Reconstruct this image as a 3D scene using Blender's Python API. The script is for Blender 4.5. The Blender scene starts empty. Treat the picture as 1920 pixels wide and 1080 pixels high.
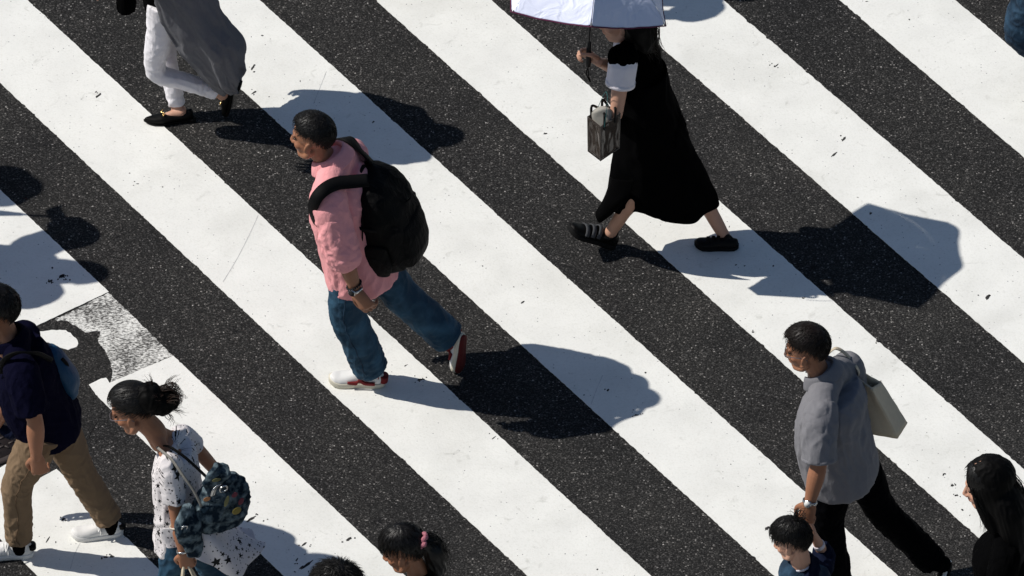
import bpy, math, random
import numpy as np
from mathutils import Vector
random.seed(7); RNG = np.random.default_rng(7)
C = bpy.context.scene.collection
PI = math.pi
V = lambda *a: np.array(a, float)
ZUP = np.array((0.0, 0.0, 1.0))
def nrm(v): return v / max(np.linalg.norm(v), 1e-9)
# ---------------------------------------------------------------- camera (solved from the zebra stripes)
FPX, CAMH, PITCH = 20610.25, 32.543, math.radians(40.0)
TH, OFF = 0.6160536, 19.508144
YC = CAMH / math.tan(PITCH)
CP, SP = math.cos(PITCH), math.sin(PITCH)
CAM = V(0, -YC, CAMH)
def ray(px, py):
    x = (px - 960) / FPX; y = -(py - 540) / FPX
    return V(x, CP + y * SP, -SP + y * CP)
def G(px, py, z=0.0):
    r = ray(px, py); return CAM + r * ((z - CAMH) / r[2])
def At(px, py, Y):
    r = ray(px, py); return CAM + r * ((Y - CAM[1]) / r[1])
# ---------------------------------------------------------------- noise
_perm = np.random.default_rng(3).permutation(256); _perm = np.concatenate([_perm, _perm, _perm])
_grad = np.random.default_rng(4).normal(size=(256, 3)); _grad /= np.linalg.norm(_grad, axis=1)[:, None]
def perlin(P):
    P = np.asarray(P, float); i = np.floor(P).astype(int); f = P - i; i &= 255
    u = f * f * f * (f * (f * 6 - 15) + 10); out = 0
    for dx in (0, 1):
        wx = u[:, 0] if dx else 1 - u[:, 0]
        for dy in (0, 1):
            wy = u[:, 1] if dy else 1 - u[:, 1]
            for dz in (0, 1):
                wz = u[:, 2] if dz else 1 - u[:, 2]
                h = _perm[_perm[_perm[(i[:, 0] + dx) & 255] + ((i[:, 1] + dy) & 255)] + ((i[:, 2] + dz) & 255)]
                g = _grad[h]
                out = out + wx * wy * wz * ((f[:, 0] - dx) * g[:, 0] + (f[:, 1] - dy) * g[:, 1] + (f[:, 2] - dz) * g[:, 2])
    return out
# ---------------------------------------------------------------- materials
def mat(name, rgb, rough=0.8, var=0.12, vs=30, bump=0.15, bs=260, fold=0.0, fs=22, sheen=0.0, metal=0.0, spec=0.3, coat=0.0, tint=None, fade=None):
    m = bpy.data.materials.new(name); m.use_nodes = True; nt = m.node_tree; N = nt.nodes; L = nt.links
    b = N['Principled BSDF']; b.inputs['Roughness'].default_value = rough; b.inputs['Metallic'].default_value = metal
    b.inputs['Specular IOR Level'].default_value = spec; b.inputs['Sheen Weight'].default_value = sheen; b.inputs['Coat Weight'].default_value = coat
    tc = N.new('ShaderNodeTexCoord')
    nz = N.new('ShaderNodeTexNoise'); nz.inputs['Scale'].default_value = vs; nz.inputs['Detail'].default_value = 4
    L.new(tc.outputs['Object'], nz.inputs['Vector'])
    mx = N.new('ShaderNodeMix'); mx.data_type = 'RGBA'
    c = np.array(rgb)
    c2 = np.array(fade) if fade is not None else np.minimum(c * (1 + var), 1)
    mx.inputs['A'].default_value = (*(c * (1 - var)), 1); mx.inputs['B'].default_value = (*c2, 1)
    L.new(nz.outputs['Fac'], mx.inputs['Factor'])
    if fade is not None:
        mr = N.new('ShaderNodeMapRange'); mr.inputs['From Min'].default_value = 0.42; mr.inputs['From Max'].default_value = 0.72
        L.new(nz.outputs['Fac'], mr.inputs['Value']); L.new(mr.outputs['Result'], mx.inputs['Factor'])
    col = mx.outputs['Result']
    if tint:
        at = N.new('ShaderNodeAttribute'); at.attribute_name = 'tint'
        m2 = N.new('ShaderNodeMix'); m2.data_type = 'RGBA'; m2.blend_type = 'MULTIPLY'; m2.inputs['Factor'].default_value = 1
        L.new(col, m2.inputs['A']); L.new(at.outputs['Color'], m2.inputs['B']); col = m2.outputs['Result']
    L.new(col, b.inputs['Base Color'])
    n1 = N.new('ShaderNodeTexNoise'); n1.inputs['Scale'].default_value = bs; n1.inputs['Detail'].default_value = 3
    L.new(tc.outputs['Object'], n1.inputs['Vector'])
    bp = N.new('ShaderNodeBump'); bp.inputs['Strength'].default_value = bump; bp.inputs['Distance'].default_value = 0.004
    L.new(n1.outputs['Fac'], bp.inputs['Height'])
    if fold:
        mp = N.new('ShaderNodeMapping'); mp.inputs['Rotation'].default_value = (0.25, 0.35, 0.5); mp.inputs['Scale'].default_value = (1.25, 1.25, 0.42); L.new(tc.outputs['Object'], mp.inputs['Vector'])
        n2 = N.new('ShaderNodeTexNoise'); n2.inputs['Scale'].default_value = fs; n2.inputs['Detail'].default_value = 2.5; n2.inputs['Distortion'].default_value = 1.1
        L.new(mp.outputs['Vector'], n2.inputs['Vector'])
        rd = N.new('ShaderNodeMapRange'); rd.inputs['From Min'].default_value = 0.3; rd.inputs['From Max'].default_value = 0.7
        L.new(n2.outputs['Fac'], rd.inputs['Value']); pg = N.new('ShaderNodeMath'); pg.operation = 'PINGPONG'; pg.inputs[1].default_value = 0.5; L.new(rd.outputs['Result'], pg.inputs[0])
        b2 = N.new('ShaderNodeBump'); b2.inputs['Strength'].default_value = fold; b2.inputs['Distance'].default_value = 0.012
        L.new(pg.outputs[0], b2.inputs['Height']); L.new(bp.outputs['Normal'], b2.inputs['Normal']); L.new(b2.outputs['Normal'], b.inputs['Normal'])
    else:
        L.new(bp.outputs['Normal'], b.inputs['Normal'])
    return m
# ---------------------------------------------------------------- geometry accumulator
class Geo:
    def __init__(s): s.v = []; s.f = []
    def add(s, vs, fs):
        o = len(s.v); s.v.extend([tuple(x) for x in vs]); s.f.extend([tuple(i + o for i in f) for f in fs]); return s
    def loft(s, rings, caps=True, closed=True):
        n = len(rings[0]); vs = [p for r in rings for p in r]; fs = []
        for i in range(len(rings) - 1):
            for k in range(n if closed else n - 1):
                k2 = (k + 1) % n
                fs.append((i * n + k, i * n + k2, (i + 1) * n + k2, (i + 1) * n + k))
        if caps:
            fs.append(tuple(range(n - 1, -1, -1))); fs.append(tuple((len(rings) - 1) * n + k for k in range(n)))
        return s.add(vs, fs)
    def tube(s, pts, rad, side=None, seg=14, sub=5, cap='round', power=2.0):
        pts = [np.array(p, float) for p in pts]
        R = [(r, r) if np.isscalar(r) else tuple(r) for r in (rad if isinstance(rad, (list, tuple)) and not np.isscalar(rad) else [rad] * len(pts))]
        if len(R) != len(pts): R = [R[0]] * len(pts)
        P = []; Q = []
        n = len(pts)
        for i in range(n - 1):
            p0 = pts[max(i - 1, 0)]; p1 = pts[i]; p2 = pts[i + 1]; p3 = pts[min(i + 2, n - 1)]
            k = sub if n > 1 else 1
            for j in range(k):
                t = j / k
                P.append(0.5 * (2 * p1 + (p2 - p0) * t + (2 * p0 - 5 * p1 + 4 * p2 - p3) * t * t + (3 * p1 - p0 - 3 * p2 + p3) * t ** 3))
                tt = t * t * (3 - 2 * t) if n > 2 else t
                Q.append((R[i][0] * (1 - tt) + R[i + 1][0] * tt, R[i][1] * (1 - tt) + R[i + 1][1] * tt))
        P.append(pts[-1]); Q.append(R[-1])
        T = []
        for i in range(len(P)):
            T.append(nrm(P[min(i + 1, len(P) - 1)] - P[max(i - 1, 0)]))
        sd = np.array(side, float) if side is not None else (V(0, 1, 0) if abs(T[0][1]) < 0.8 else V(1, 0, 0))
        rings = []
        def ring(p, t, ra, rb, sd):
            a = nrm(sd - t * np.dot(sd, t)); b = np.cross(t, a)
            out = []
            for k in range(seg):
                th = 2 * PI * k / seg; c, q = math.cos(th), math.sin(th)
                if power != 2.0:
                    c = math.copysign(abs(c) ** (2 / power), c); q = math.copysign(abs(q) ** (2 / power), q)
                out.append(p + a * ra * c + b * rb * q)
            return out
        def step(i):
            nonlocal sd
            a = nrm(sd - T[i] * np.dot(sd, T[i]))
            if side is None: sd = a
            return a
        if cap == 'round':
            h = min(Q[0]); a = step(0)
            for e in (80, 50, 25):
                e = math.radians(e); rings.append(ring(P[0] - T[0] * h * math.sin(e), T[0], Q[0][0] * math.cos(e), Q[0][1] * math.cos(e), a))
        for i in range(len(P)):
            a = step(i); rings.append(ring(P[i], T[i], Q[i][0], Q[i][1], a))
        if cap == 'round':
            h = min(Q[-1]); a = step(len(P) - 1)
            for e in (25, 50, 80):
                e = math.radians(e); rings.append(ring(P[-1] + T[-1] * h * math.sin(e), T[-1], Q[-1][0] * math.cos(e), Q[-1][1] * math.cos(e), a))
        return s.loft(rings)
    def ell(s, c, ax, nu=16, nv=10):
        """ellipsoid: centre, three half-axis vectors"""
        c = np.array(c, float); A, B, D = [np.array(x, float) for x in ax]
        rings = []
        for j in range(1, nv):
            e = -PI / 2 + PI * j / nv
            rings.append([c + (A * math.cos(2 * PI * k / nu) + B * math.sin(2 * PI * k / nu)) * math.cos(e) + D * math.sin(e) for k in range(nu)])
        if np.dot(np.cross(A, B), D) < 0: rings = [r[::-1] for r in rings]
        return s.loft(rings)
    def box(s, c, ax):
        c = np.array(c, float); A, B, D = [np.array(x, float) for x in ax]
        vs = [c + A * i + B * j + D * k for k in (-1, 1) for j in (-1, 1) for i in (-1, 1)]
        return s.add(vs, [(0, 2, 3, 1), (4, 5, 7, 6), (0, 1, 5, 4), (2, 6, 7, 3), (0, 4, 6, 2), (1, 3, 7, 5)])
    def sheet(s, grid, th, closed=False):
        """grid[i][j] of points -> closed slab of thickness th (offset along the grid's normals)"""
        g = np.array(grid, float); ni, nj = g.shape[:2]
        di = np.gradient(g, axis=0)
        if closed:
            dj = (np.roll(g, -1, 1) - np.roll(g, 1, 1)) / 2
        else: dj = np.gradient(g, axis=1)
        n = np.cross(di, dj); n /= np.maximum(np.linalg.norm(n, axis=2), 1e-9)[..., None]
        t = np.asarray(th, float); t = t[..., None] if t.ndim == 2 else t
        a = (g + n * t / 2).reshape(-1, 3); b = (g - n * t / 2).reshape(-1, 3)
        N = ni * nj; fs = []
        idx = lambda i, j: i * nj + j % nj
        for i in range(ni - 1):
            for j in range(nj if closed else nj - 1):
                q = (idx(i, j), idx(i + 1, j), idx(i + 1, j + 1), idx(i, j + 1))
                fs.append(q); fs.append(tuple(x + N for x in q[::-1]))
        for j in range(nj if closed else nj - 1):
            p, q = idx(0, j), idx(0, j + 1); fs.append((p, q, q + N, p + N))
            p, q = idx(ni - 1, j), idx(ni - 1, j + 1); fs.append((q, p, p + N, q + N))
        if not closed:
            for i in range(ni - 1):
                p, q = idx(i, 0), idx(i + 1, 0); fs.append((q, p, p + N, q + N))
                p, q = idx(i, nj - 1), idx(i + 1, nj - 1); fs.append((p, q, q + N, p + N))
        return s.add(np.concatenate([a, b]), fs)
    def ribbon(s, pts, wdir, w, th, sub=6):
        P = spline(pts, sub); W = np.array(wdir, float)
        if W.ndim == 1: W = np.repeat(W[None], len(P), 0)
        else: W = spline(W, sub)
        W = W / np.linalg.norm(W, axis=1)[:, None]
        w = np.broadcast_to(np.asarray(w, float), (len(pts),)); w = np.interp(np.linspace(0, 1, len(P)), np.linspace(0, 1, len(pts)), w)
        grid = [[p + d * ww * k for k in (-0.5, 0, 0.5)] for p, d, ww in zip(P, W, w)]
        return s.sheet(grid, th)
def spline(pts, sub=6):
    pts = [np.array(p, float) for p in pts]; n = len(pts); out = []
    for i in range(n - 1):
        p0 = pts[max(i - 1, 0)]; p1 = pts[i]; p2 = pts[i + 1]; p3 = pts[min(i + 2, n - 1)]
        for j in range(sub):
            t = j / sub
            out.append(0.5 * (2 * p1 + (p2 - p0) * t + (2 * p0 - 5 * p1 + 4 * p2 - p3) * t * t + (3 * p1 - p0 - 3 * p2 + p3) * t ** 3))
    out.append(pts[-1]); return np.array(out)
# ---------------------------------------------------------------- objects
def link(name, me, m, parent=None):
    me.name = name; o = bpy.data.objects.new(name, me); C.objects.link(o)
    if m is not None:
        me.materials.clear(); me.materials.append(m)
    if parent is not None:
        o.parent = parent
        p = parent; off = V(0, 0, 0)
        while p is not None: off = off + np.array(p.location); p = p.parent
        co = getco(me); setco(me, co - off)
    me.polygons.foreach_set('use_smooth', np.ones(len(me.polygons), bool))
    return o
def getco(me):
    a = np.empty(len(me.vertices) * 3, np.float32); me.vertices.foreach_get('co', a); return a.reshape(-1, 3).astype(float)
def setco(me, co):
    me.vertices.foreach_set('co', np.ascontiguousarray(co, np.float32).ravel()); me.update()
def getno(me):
    a = np.empty(len(me.vertices) * 3, np.float32); me.vertices.foreach_get('normal', a); return a.reshape(-1, 3).astype(float)
def mesh(g):
    me = bpy.data.meshes.new('m'); me.from_pydata([tuple(map(float, p)) for p in g.v], [], g.f); me.update(); return me
def remesh(g, vox=0.006, smooth=3):
    me = mesh(g); o = bpy.data.objects.new('tmp', me); C.objects.link(o)
    r = o.modifiers.new('r', 'REMESH'); r.mode = 'VOXEL'; r.voxel_size = vox; r.adaptivity = 0
    if smooth:
        sm = o.modifiers.new('s', 'SMOOTH'); sm.factor = 0.5; sm.iterations = smooth
    dg = bpy.context.evaluated_depsgraph_get()
    out = bpy.data.meshes.new_from_object(o.evaluated_get(dg)); bpy.data.objects.remove(o); bpy.data.meshes.remove(me)
    return out
def subdiv(g, lv=1):
    me = mesh(g); o = bpy.data.objects.new('tmp', me); C.objects.link(o)
    r = o.modifiers.new('r', 'SUBSURF'); r.levels = lv
    dg = bpy.context.evaluated_depsgraph_get()
    out = bpy.data.meshes.new_from_object(o.evaluated_get(dg)); bpy.data.objects.remove(o); bpy.data.meshes.remove(me)
    return out
def fold(me, dirv, fa, fc, amp, c=None, r=None, seed=0.0, warp=0.5):
    """push the surface into soft cloth folds that run along dirv"""
    P = getco(me); N = getno(me)
    a = nrm(np.array(dirv, float)); h = V(0, 0, 1) if abs(a[2]) < 0.8 else V(0, 1, 0)
    b = nrm(np.cross(a, h)); d = np.cross(a, b)
    Q = np.stack([P @ a * fa, P @ b * fc, P @ d * fc], 1) + seed * 7.31
    Q = Q + warp * np.stack([perlin(P * 7 + 3.3 + seed), perlin(P * 7 + 9.1 + seed), perlin(P * 7 + 5.7 + seed)], 1) * 1.5
    x = perlin(Q); x = np.clip(1 - np.abs(x) * 2.3, 0, 1); x = x ** 1.6 - 0.35
    if c is not None:
        rr = np.asarray(r, float)
        x = x * np.exp(-(((P - np.array(c)) / rr) ** 2).sum(1))
    setco(me, P + N * (amp * x)[:, None])
def lump(me, f, amp, seed=0.0):
    P = getco(me); N = getno(me); setco(me, P + N * (perlin(P * f + seed * 5.1) * amp)[:, None])
def push(me, c, r, vec):
    P = getco(me); w = np.exp(-(((P - np.array(c)) / np.asarray(r, float)) ** 2).sum(1)); setco(me, P + w[:, None] * np.array(vec))
def root(name, loc, label, cat, group=None):
    o = bpy.data.objects.new(name, None); C.objects.link(o); o.location = tuple(map(float, loc)); o.empty_display_size = 0.2
    o['label'] = label; o['category'] = cat
    if group: o['group'] = group
    return o
def tagm(o, label, cat, group=None):
    o['label'] = label; o['category'] = cat
    if group: o['group'] = group
    return o
SUN_STRENGTH, SKY_STRENGTH, EXPOSURE = 4.2, 0.06, 0.0
# ---------------------------------------------------------------- world, sun, camera
sc = bpy.context.scene
w = bpy.data.worlds.new('World'); sc.world = w; w.use_nodes = True; nt = w.node_tree
SUN = nrm(V(-0.97, 0.08, 1.0))      # towards the sun
el = math.asin(SUN[2]); az = math.atan2(SUN[0], SUN[1])
sky = nt.nodes.new('ShaderNodeTexSky'); sky.sky_type = 'NISHITA'; sky.sun_disc = False
sky.sun_elevation = el; sky.sun_rotation = az; sky.air_density = 1.0; sky.dust_density = 0.4; sky.ozone_density = 1.5
bg = nt.nodes['Background']; bg.inputs['Strength'].default_value = SKY_STRENGTH
nt.links.new(sky.outputs['Color'], bg.inputs['Color'])
ld = bpy.data.lights.new('sun', 'SUN'); ld.energy = SUN_STRENGTH; ld.angle = math.radians(0.5); ld.color = (1.0, 0.96, 0.9)
so = bpy.data.objects.new('sun', ld); C.objects.link(so); so.rotation_euler = Vector(SUN).to_track_quat('Z', 'Y').to_euler(); so.location = (-12, 1, 14)
cd = bpy.data.cameras.new('camera'); cam = bpy.data.objects.new('camera', cd); C.objects.link(cam)
cam.location = CAM; cam.rotation_euler = (PI / 2 - PITCH, 0, 0); cd.sensor_width = 36; cd.lens = FPX / 1920 * 36; cd.clip_end = 2000; cd.clip_start = 1
sc.camera = cam
sc.view_settings.view_transform = 'Standard'; sc.view_settings.look = 'None'; sc.view_settings.exposure = EXPOSURE; sc.view_settings.gamma = 1
# ---------------------------------------------------------------- road materials
def nodes(name):
    m = bpy.data.materials.new(name); m.use_nodes = True; nt = m.node_tree
    return m, nt, nt.nodes, nt.links, nt.nodes['Principled BSDF']
def ramp(N, pts):
    r = N.new('ShaderNodeValToRGB'); e = r.color_ramp.elements
    while len(e) < len(pts): e.new(0.5)
    for x, (p, c) in zip(e, pts): x.position = p; x.color = (*c, 1)
    return r
def asphalt(name, dark=1.0, specks=1.0, speckle_scale=150):
    m, nt, N, L, b = nodes(name); tc = N.new('ShaderNodeTexCoord'); O = tc.outputs['Object']
    def noise(s, d=3, r=0.6):
        n = N.new('ShaderNodeTexNoise'); n.inputs['Scale'].default_value = s; n.inputs['Detail'].default_value = d; n.inputs['Roughness'].default_value = r; L.new(O, n.inputs['Vector']); return n
    n1 = noise(150, 4, 0.75); n2 = noise(1.7, 5); n3 = noise(22, 3)
    r1 = ramp(N, [(0.33, V(.017, .017, .0172) * dark), (0.5, V(.037, .0368, .0366) * dark), (0.64, V(.051, .050, .049) * dark), (0.8, V(.082, .081, .08) * dark)])
    L.new(n1.outputs['Fac'], r1.inputs['Fac'])
    r2 = ramp(N, [(0.3, V(.72, .72, .74)), (0.7, V(1.25, 1.23, 1.19))]); L.new(n2.outputs['Fac'], r2.inputs['Fac'])
    mm = N.new('ShaderNodeMix'); mm.data_type = 'RGBA'; mm.blend_type = 'MULTIPLY'; mm.inputs['Factor'].default_value = 1
    L.new(r1.outputs['Color'], mm.inputs['A']); L.new(r2.outputs['Color'], mm.inputs['B']); col = mm.outputs['Result']
    # packed aggregate: every grain its own grey, a few of them pale
    def math_(op, x, y=None, v=0.0):
        n = N.new('ShaderNodeMath'); n.operation = op; n.inputs[1].default_value = v
        L.new(x, n.inputs[0])
        if y is not None: L.new(y, n.inputs[1])
        return n.outputs[0]
    wv = N.new('ShaderNodeTexNoise'); wv.inputs['Scale'].default_value = 220; wv.inputs['Detail'].default_value = 2; L.new(O, wv.inputs['Vector'])
    off = N.new('ShaderNodeVectorMath'); off.operation = 'MULTIPLY_ADD'; off.inputs[1].default_value = (.008, .008, .008); L.new(wv.outputs['Color'], off.inputs[0]); L.new(O, off.inputs[2])
    for scale, rad, pts in ((170, .5, [(0.0, (.45, .45, .46)), (0.55, (.9, .88, .86)), (0.80, (1.45, 1.42, 1.39)), (0.94, (2.5, 2.45, 2.38)), (0.985, (2.5 * specks, 2.47 * specks, 2.42 * specks))]),
                            (110, .36, [(0.0, (1, 1, 1)), (0.86, (1, 1, 1)), (0.93, (2.0, 1.95, 1.9)), (0.97, (4.2 * specks, 4.1 * specks, 4.0 * specks)), (0.993, (5.4 * specks, 5.3 * specks, 5.2 * specks))])):
        v = N.new('ShaderNodeTexVoronoi'); v.voronoi_dimensions = '2D'; v.inputs['Scale'].default_value = scale; L.new(off.outputs[0], v.inputs['Vector'])
        sx = N.new('ShaderNodeSeparateColor'); L.new(v.outputs['Color'], sx.inputs['Color'])
        r = ramp(N, pts); r.color_ramp.interpolation = 'LINEAR'; L.new(sx.outputs['Red'], r.inputs['Fac'])
        edge = N.new('ShaderNodeMapRange'); edge.inputs['From Min'].default_value = rad; edge.inputs['From Max'].default_value = rad + .22; edge.inputs['To Min'].default_value = 1; edge.inputs['To Max'].default_value = 0; L.new(v.outputs['Distance'], edge.inputs['Value'])
        e2 = N.new('ShaderNodeMix'); e2.data_type = 'RGBA'; e2.inputs['A'].default_value = (*((.62,) * 3 if scale > 100 else (1,) * 3), 1); L.new(edge.outputs['Result'], e2.inputs['Factor']); L.new(r.outputs['Color'], e2.inputs['B'])
        x = N.new('ShaderNodeMix'); x.data_type = 'RGBA'; x.blend_type = 'MULTIPLY'; x.inputs['Factor'].default_value = 1; L.new(col, x.inputs['A']); L.new(e2.outputs['Result'], x.inputs['B']); col = x.outputs['Result']
    # dark tar spots
    n4 = noise(9, 3); r4 = ramp(N, [(0.66, (1, 1, 1)), (0.74, (.45, .46, .5))]); L.new(n4.outputs['Fac'], r4.inputs['Fac'])
    m4 = N.new('ShaderNodeMix'); m4.data_type = 'RGBA'; m4.blend_type = 'MULTIPLY'; m4.inputs['Factor'].default_value = 1; L.new(col, m4.inputs['A']); L.new(r4.outputs['Color'], m4.inputs['B'])
    L.new(m4.outputs['Result'], b.inputs['Base Color'])
    b.inputs['Roughness'].default_value = 0.85; b.inputs['Specular IOR Level'].default_value = 0.12
    bp = N.new('ShaderNodeBump'); bp.inputs['Strength'].default_value = 0.7; bp.inputs['Distance'].default_value = 0.006; L.new(n1.outputs['Fac'], bp.inputs['Height']); L.new(bp.outputs['Normal'], b.inputs['Normal'])
    return m
def paint(name, worn=False):
    m, nt, N, L, b = nodes(name); tc = N.new('ShaderNodeTexCoord'); O = tc.outputs['Object']
    def noise(s, d=4, dist=0.0):
        n = N.new('ShaderNodeTexNoise'); n.inputs['Scale'].default_value = s; n.inputs['Detail'].default_value = d; n.inputs['Distortion'].default_value = dist; L.new(O, n.inputs['Vector']); return n
    base = ramp(N, [(0.3, (.79, .785, .745)), (0.7, (.86, .855, .81))]); L.new(noise(5).outputs['Fac'], base.inputs['Fac']); col = base.outputs['Color']
    def mul(fac_out, pts):
        nonlocal col
        r = ramp(N, pts); L.new(fac_out, r.inputs['Fac']); x = N.new('ShaderNodeMix'); x.data_type = 'RGBA'; x.blend_type = 'MULTIPLY'; x.inputs['Factor'].default_value = 1
        L.new(col, x.inputs['A']); L.new(r.outputs['Color'], x.inputs['B']); col = x.outputs['Result']
    mul(noise(95, 4).outputs['Fac'], [(0.3, (.93, .93, .92)), (0.5, (1, 1, 1))])
    mul(noise(13, 5, 1.2).outputs['Fac'], [(0.25, (.82, .82, .81)), (0.36, (1, 1, 1))])
    mul(noise(2.2, 6, .6).outputs['Fac'], [(0.34, (.93, .93, .925)), (0.5, (1, 1, 1))])
    # small dark pits
    v = N.new('ShaderNodeTexVoronoi'); v.voronoi_dimensions = '2D'; v.inputs['Scale'].default_value = 42; L.new(O, v.inputs['Vector'])
    sx = N.new('ShaderNodeSeparateColor'); L.new(v.outputs['Color'], sx.inputs['Color'])
    g = N.new('ShaderNodeMath'); g.operation = 'GREATER_THAN'; g.inputs[1].default_value = 0.93; L.new(sx.outputs['Red'], g.inputs[0])
    a = N.new('ShaderNodeMath'); a.operation = 'LESS_THAN'; a.inputs[1].default_value = 0.13; L.new(v.outputs['Distance'], a.inputs[0])
    pm = N.new('ShaderNodeMath'); pm.operation = 'MULTIPLY'; L.new(g.outputs[0], pm.inputs[0]); L.new(a.outputs[0], pm.inputs[1])
    p2 = N.new('ShaderNodeMath'); p2.operation = 'MULTIPLY'; L.new(pm.outputs[0], p2.inputs[0]); L.new(sx.outputs['Green'], p2.inputs[1])
    mx = N.new('ShaderNodeMix'); mx.data_type = 'RGBA'; mx.inputs['B'].default_value = (.3, .295, .29, 1); L.new(p2.outputs[0], mx.inputs['Factor']); L.new(col, mx.inputs['A']); col = mx.outputs['Result']
    if worn:
        mp = N.new('ShaderNodeMapping'); mp.inputs['Rotation'].default_value = (0, 0, -TH - 0.25); mp.inputs['Scale'].default_value = (1.0, 1.9, 1); L.new(O, mp.inputs['Vector'])
        n = N.new('ShaderNodeTexNoise'); n.inputs['Scale'].default_value = 62; n.inputs['Detail'].default_value = 5; n.inputs['Roughness'].default_value = 0.75; L.new(mp.outputs['Vector'], n.inputs['Vector'])
        n5 = noise(5, 2); ad = N.new('ShaderNodeMath'); ad.operation = 'MULTIPLY_ADD'; ad.inputs[1].default_value = 0.35; L.new(n5.outputs['Fac'], ad.inputs[0]); L.new(n.outputs['Fac'], ad.inputs[2])
        r = ramp(N, [(0.58, (0, 0, 0)), (0.66, (.35, .35, .35)), (0.76, (.95, .95, .95))]); L.new(ad.outputs[0], r.inputs['Fac'])
        y = N.new('ShaderNodeMix'); y.data_type = 'RGBA'; y.inputs['A'].default_value = (.045, .043, .041, 1); L.new(r.outputs['Color'], y.inputs['Factor']); L.new(col, y.inputs['B']); col = y.outputs['Result']
    L.new(col, b.inputs['Base Color']); b.inputs['Roughness'].default_value = 0.75; b.inputs['Specular IOR Level'].default_value = 0.2
    bp = N.new('ShaderNodeBump'); bp.inputs['Strength'].default_value = 0.25; bp.inputs['Distance'].default_value = 0.003; L.new(noise(120, 3).outputs['Fac'], bp.inputs['Height']); L.new(bp.outputs['Normal'], b.inputs['Normal'])
    return m
ASPH = asphalt('asphalt'); PATCH = asphalt('asphalt_patch', 0.95, 0.45); PAINT = paint('road_paint'); WORN = paint('worn_road_paint', True)
CHIP = mat('paint_chip_dark', (.035, .034, .033), 0.9, var=0.6, vs=300); CRACK = mat('paint_hairline_crack', (.60, .60, .585), 0.9, var=0.3)
def struct(o, kind='structure'): o['kind'] = kind; return o
# ---------------------------------------------------------------- ground
g = Geo(); R = 400
g.add([(-R, -R, 0), (R, -R, 0), (R, R, 0), (-R, R, 0)], [(0, 1, 2, 3)]); struct(link('road', mesh(g), ASPH))
nV = V(math.cos(TH), math.sin(TH), 0); tV = V(-math.sin(TH), math.cos(TH), 0)
SHIFT = OFF - YC * math.sin(TH)          # stripe offsets in the centred frame
def sp(s_, t_, z=0.004): return nV * (s_ + SHIFT) + tV * t_ + V(0, 0, z)
def rough(poly, step=0.012, amp=0.0035, seed=0.0):
    out = []; n = len(poly)
    for i in range(n):
        a, b = poly[i], poly[(i + 1) % n]; m = max(1, int(np.linalg.norm(b - a) / step))
        nn = nrm(np.cross(b - a, ZUP)); t = np.arange(m) / m
        pts = a + (b - a) * t[:, None]
        d = perlin(pts * 45 + seed) * amp * 1.6 + perlin(pts * 9 + seed) * amp * 0.8
        d = d + np.where(perlin(pts * 28 + seed + 9) > 0.38, -amp * 1.5, 0)
        out.append(pts + nn * d[:, None])
    return np.concatenate(out)
def slab(name, poly, m, z, th=0.002, amp=0.0035, seed=0.0, step=0.012):
    P = rough([np.array(p) * V(1, 1, 0) for p in poly], step, amp, seed); n = len(P); g = Geo()
    g.add([(p[0], p[1], z) for p in P] + [(p[0], p[1], z - th) for p in P], [tuple(range(n))] + [(i, n + i, n + (i + 1) % n, (i + 1) % n) for i in range(n)])
    me = mesh(g)
    if me.polygons[0].normal.z < 0: me.flip_normals()
    o = link(name, me, m); me.polygons.foreach_set('use_smooth', np.zeros(len(me.polygons), bool)); return struct(o)
names = 'YZABCDE'
for i in range(-8, 18):
    s0, s1 = i * 0.9, i * 0.9 + 0.45
    if i in (0, 1): continue
    near = -3 <= i <= 9
    t0, t1 = (-6, 6)
    slab('crosswalk_stripe', [sp(s0, t0), sp(s1, t0), sp(s1, t1), sp(s0, t1)], PAINT, 0.004, amp=0.003 if near else 0.001, seed=i * 3.1, step=0.009 if near else 0.08)
def tof(px, py): return float(np.dot(G(px, py), tV))
# stripe Z in pieces: sound paint, a worn stretch, sound paint
slab('crosswalk_stripe', [G(43, 624), G(204, 548), sp(1.35, 6), sp(0.9, 6)], PAINT, 0.004, amp=0.002, seed=40, step=0.009)
slab('crosswalk_stripe', [sp(0.9, -6), sp(1.35, -6), G(325, 668), G(205, 719), G(202, 713), G(199, 709), G(190, 711), G(167, 722), G(180, 741), G(199, 760)], PAINT, 0.004, amp=0.002, seed=41, step=0.009)
slab('worn_paint', [G(104, 600), G(204, 549), G(324, 668), G(208, 718), G(211, 699), G(207, 676), G(196, 656), G(184, 642), G(189, 622), G(176, 622), G(160, 624), G(142, 611), G(124, 602)], WORN, 0.003, amp=0.006, seed=42)
slab('worn_paint', [G(70, 624), G(96, 620), G(122, 621), G(137, 628), G(147, 642), G(144, 652), G(128, 657), G(108, 652), G(84, 640)], PAINT, 0.0036, amp=0.008, seed=43)
slab('crosswalk_stripe', [sp(0, -6), sp(0.45, -6), G(106, 880), G(72, 899), G(60, 880), G(17, 868), G(0, 878), G(-90, 922)], PAINT, 0.004, amp=0.002, seed=44, step=0.009)
slab('crosswalk_stripe', [sp(0, 2.6), sp(0.45, 2.6), sp(0.45, 6), sp(0, 6)], PAINT, 0.004, amp=0.0045, seed=45)
slab('road_patch', [G(x, y) for x, y in ((-260, 800), (-200, 680), (-60, 610), (68, 612), (104, 599), (130, 603), (160, 624), (184, 644), (205, 672), (212, 700), (206, 720), (190, 712), (168, 722), (182, 742), (199, 760), (150, 850), (106, 880), (60, 893), (0, 880), (-120, 905))], PATCH, 0.0016, th=0.0008, amp=0.004, seed=46)
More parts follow.
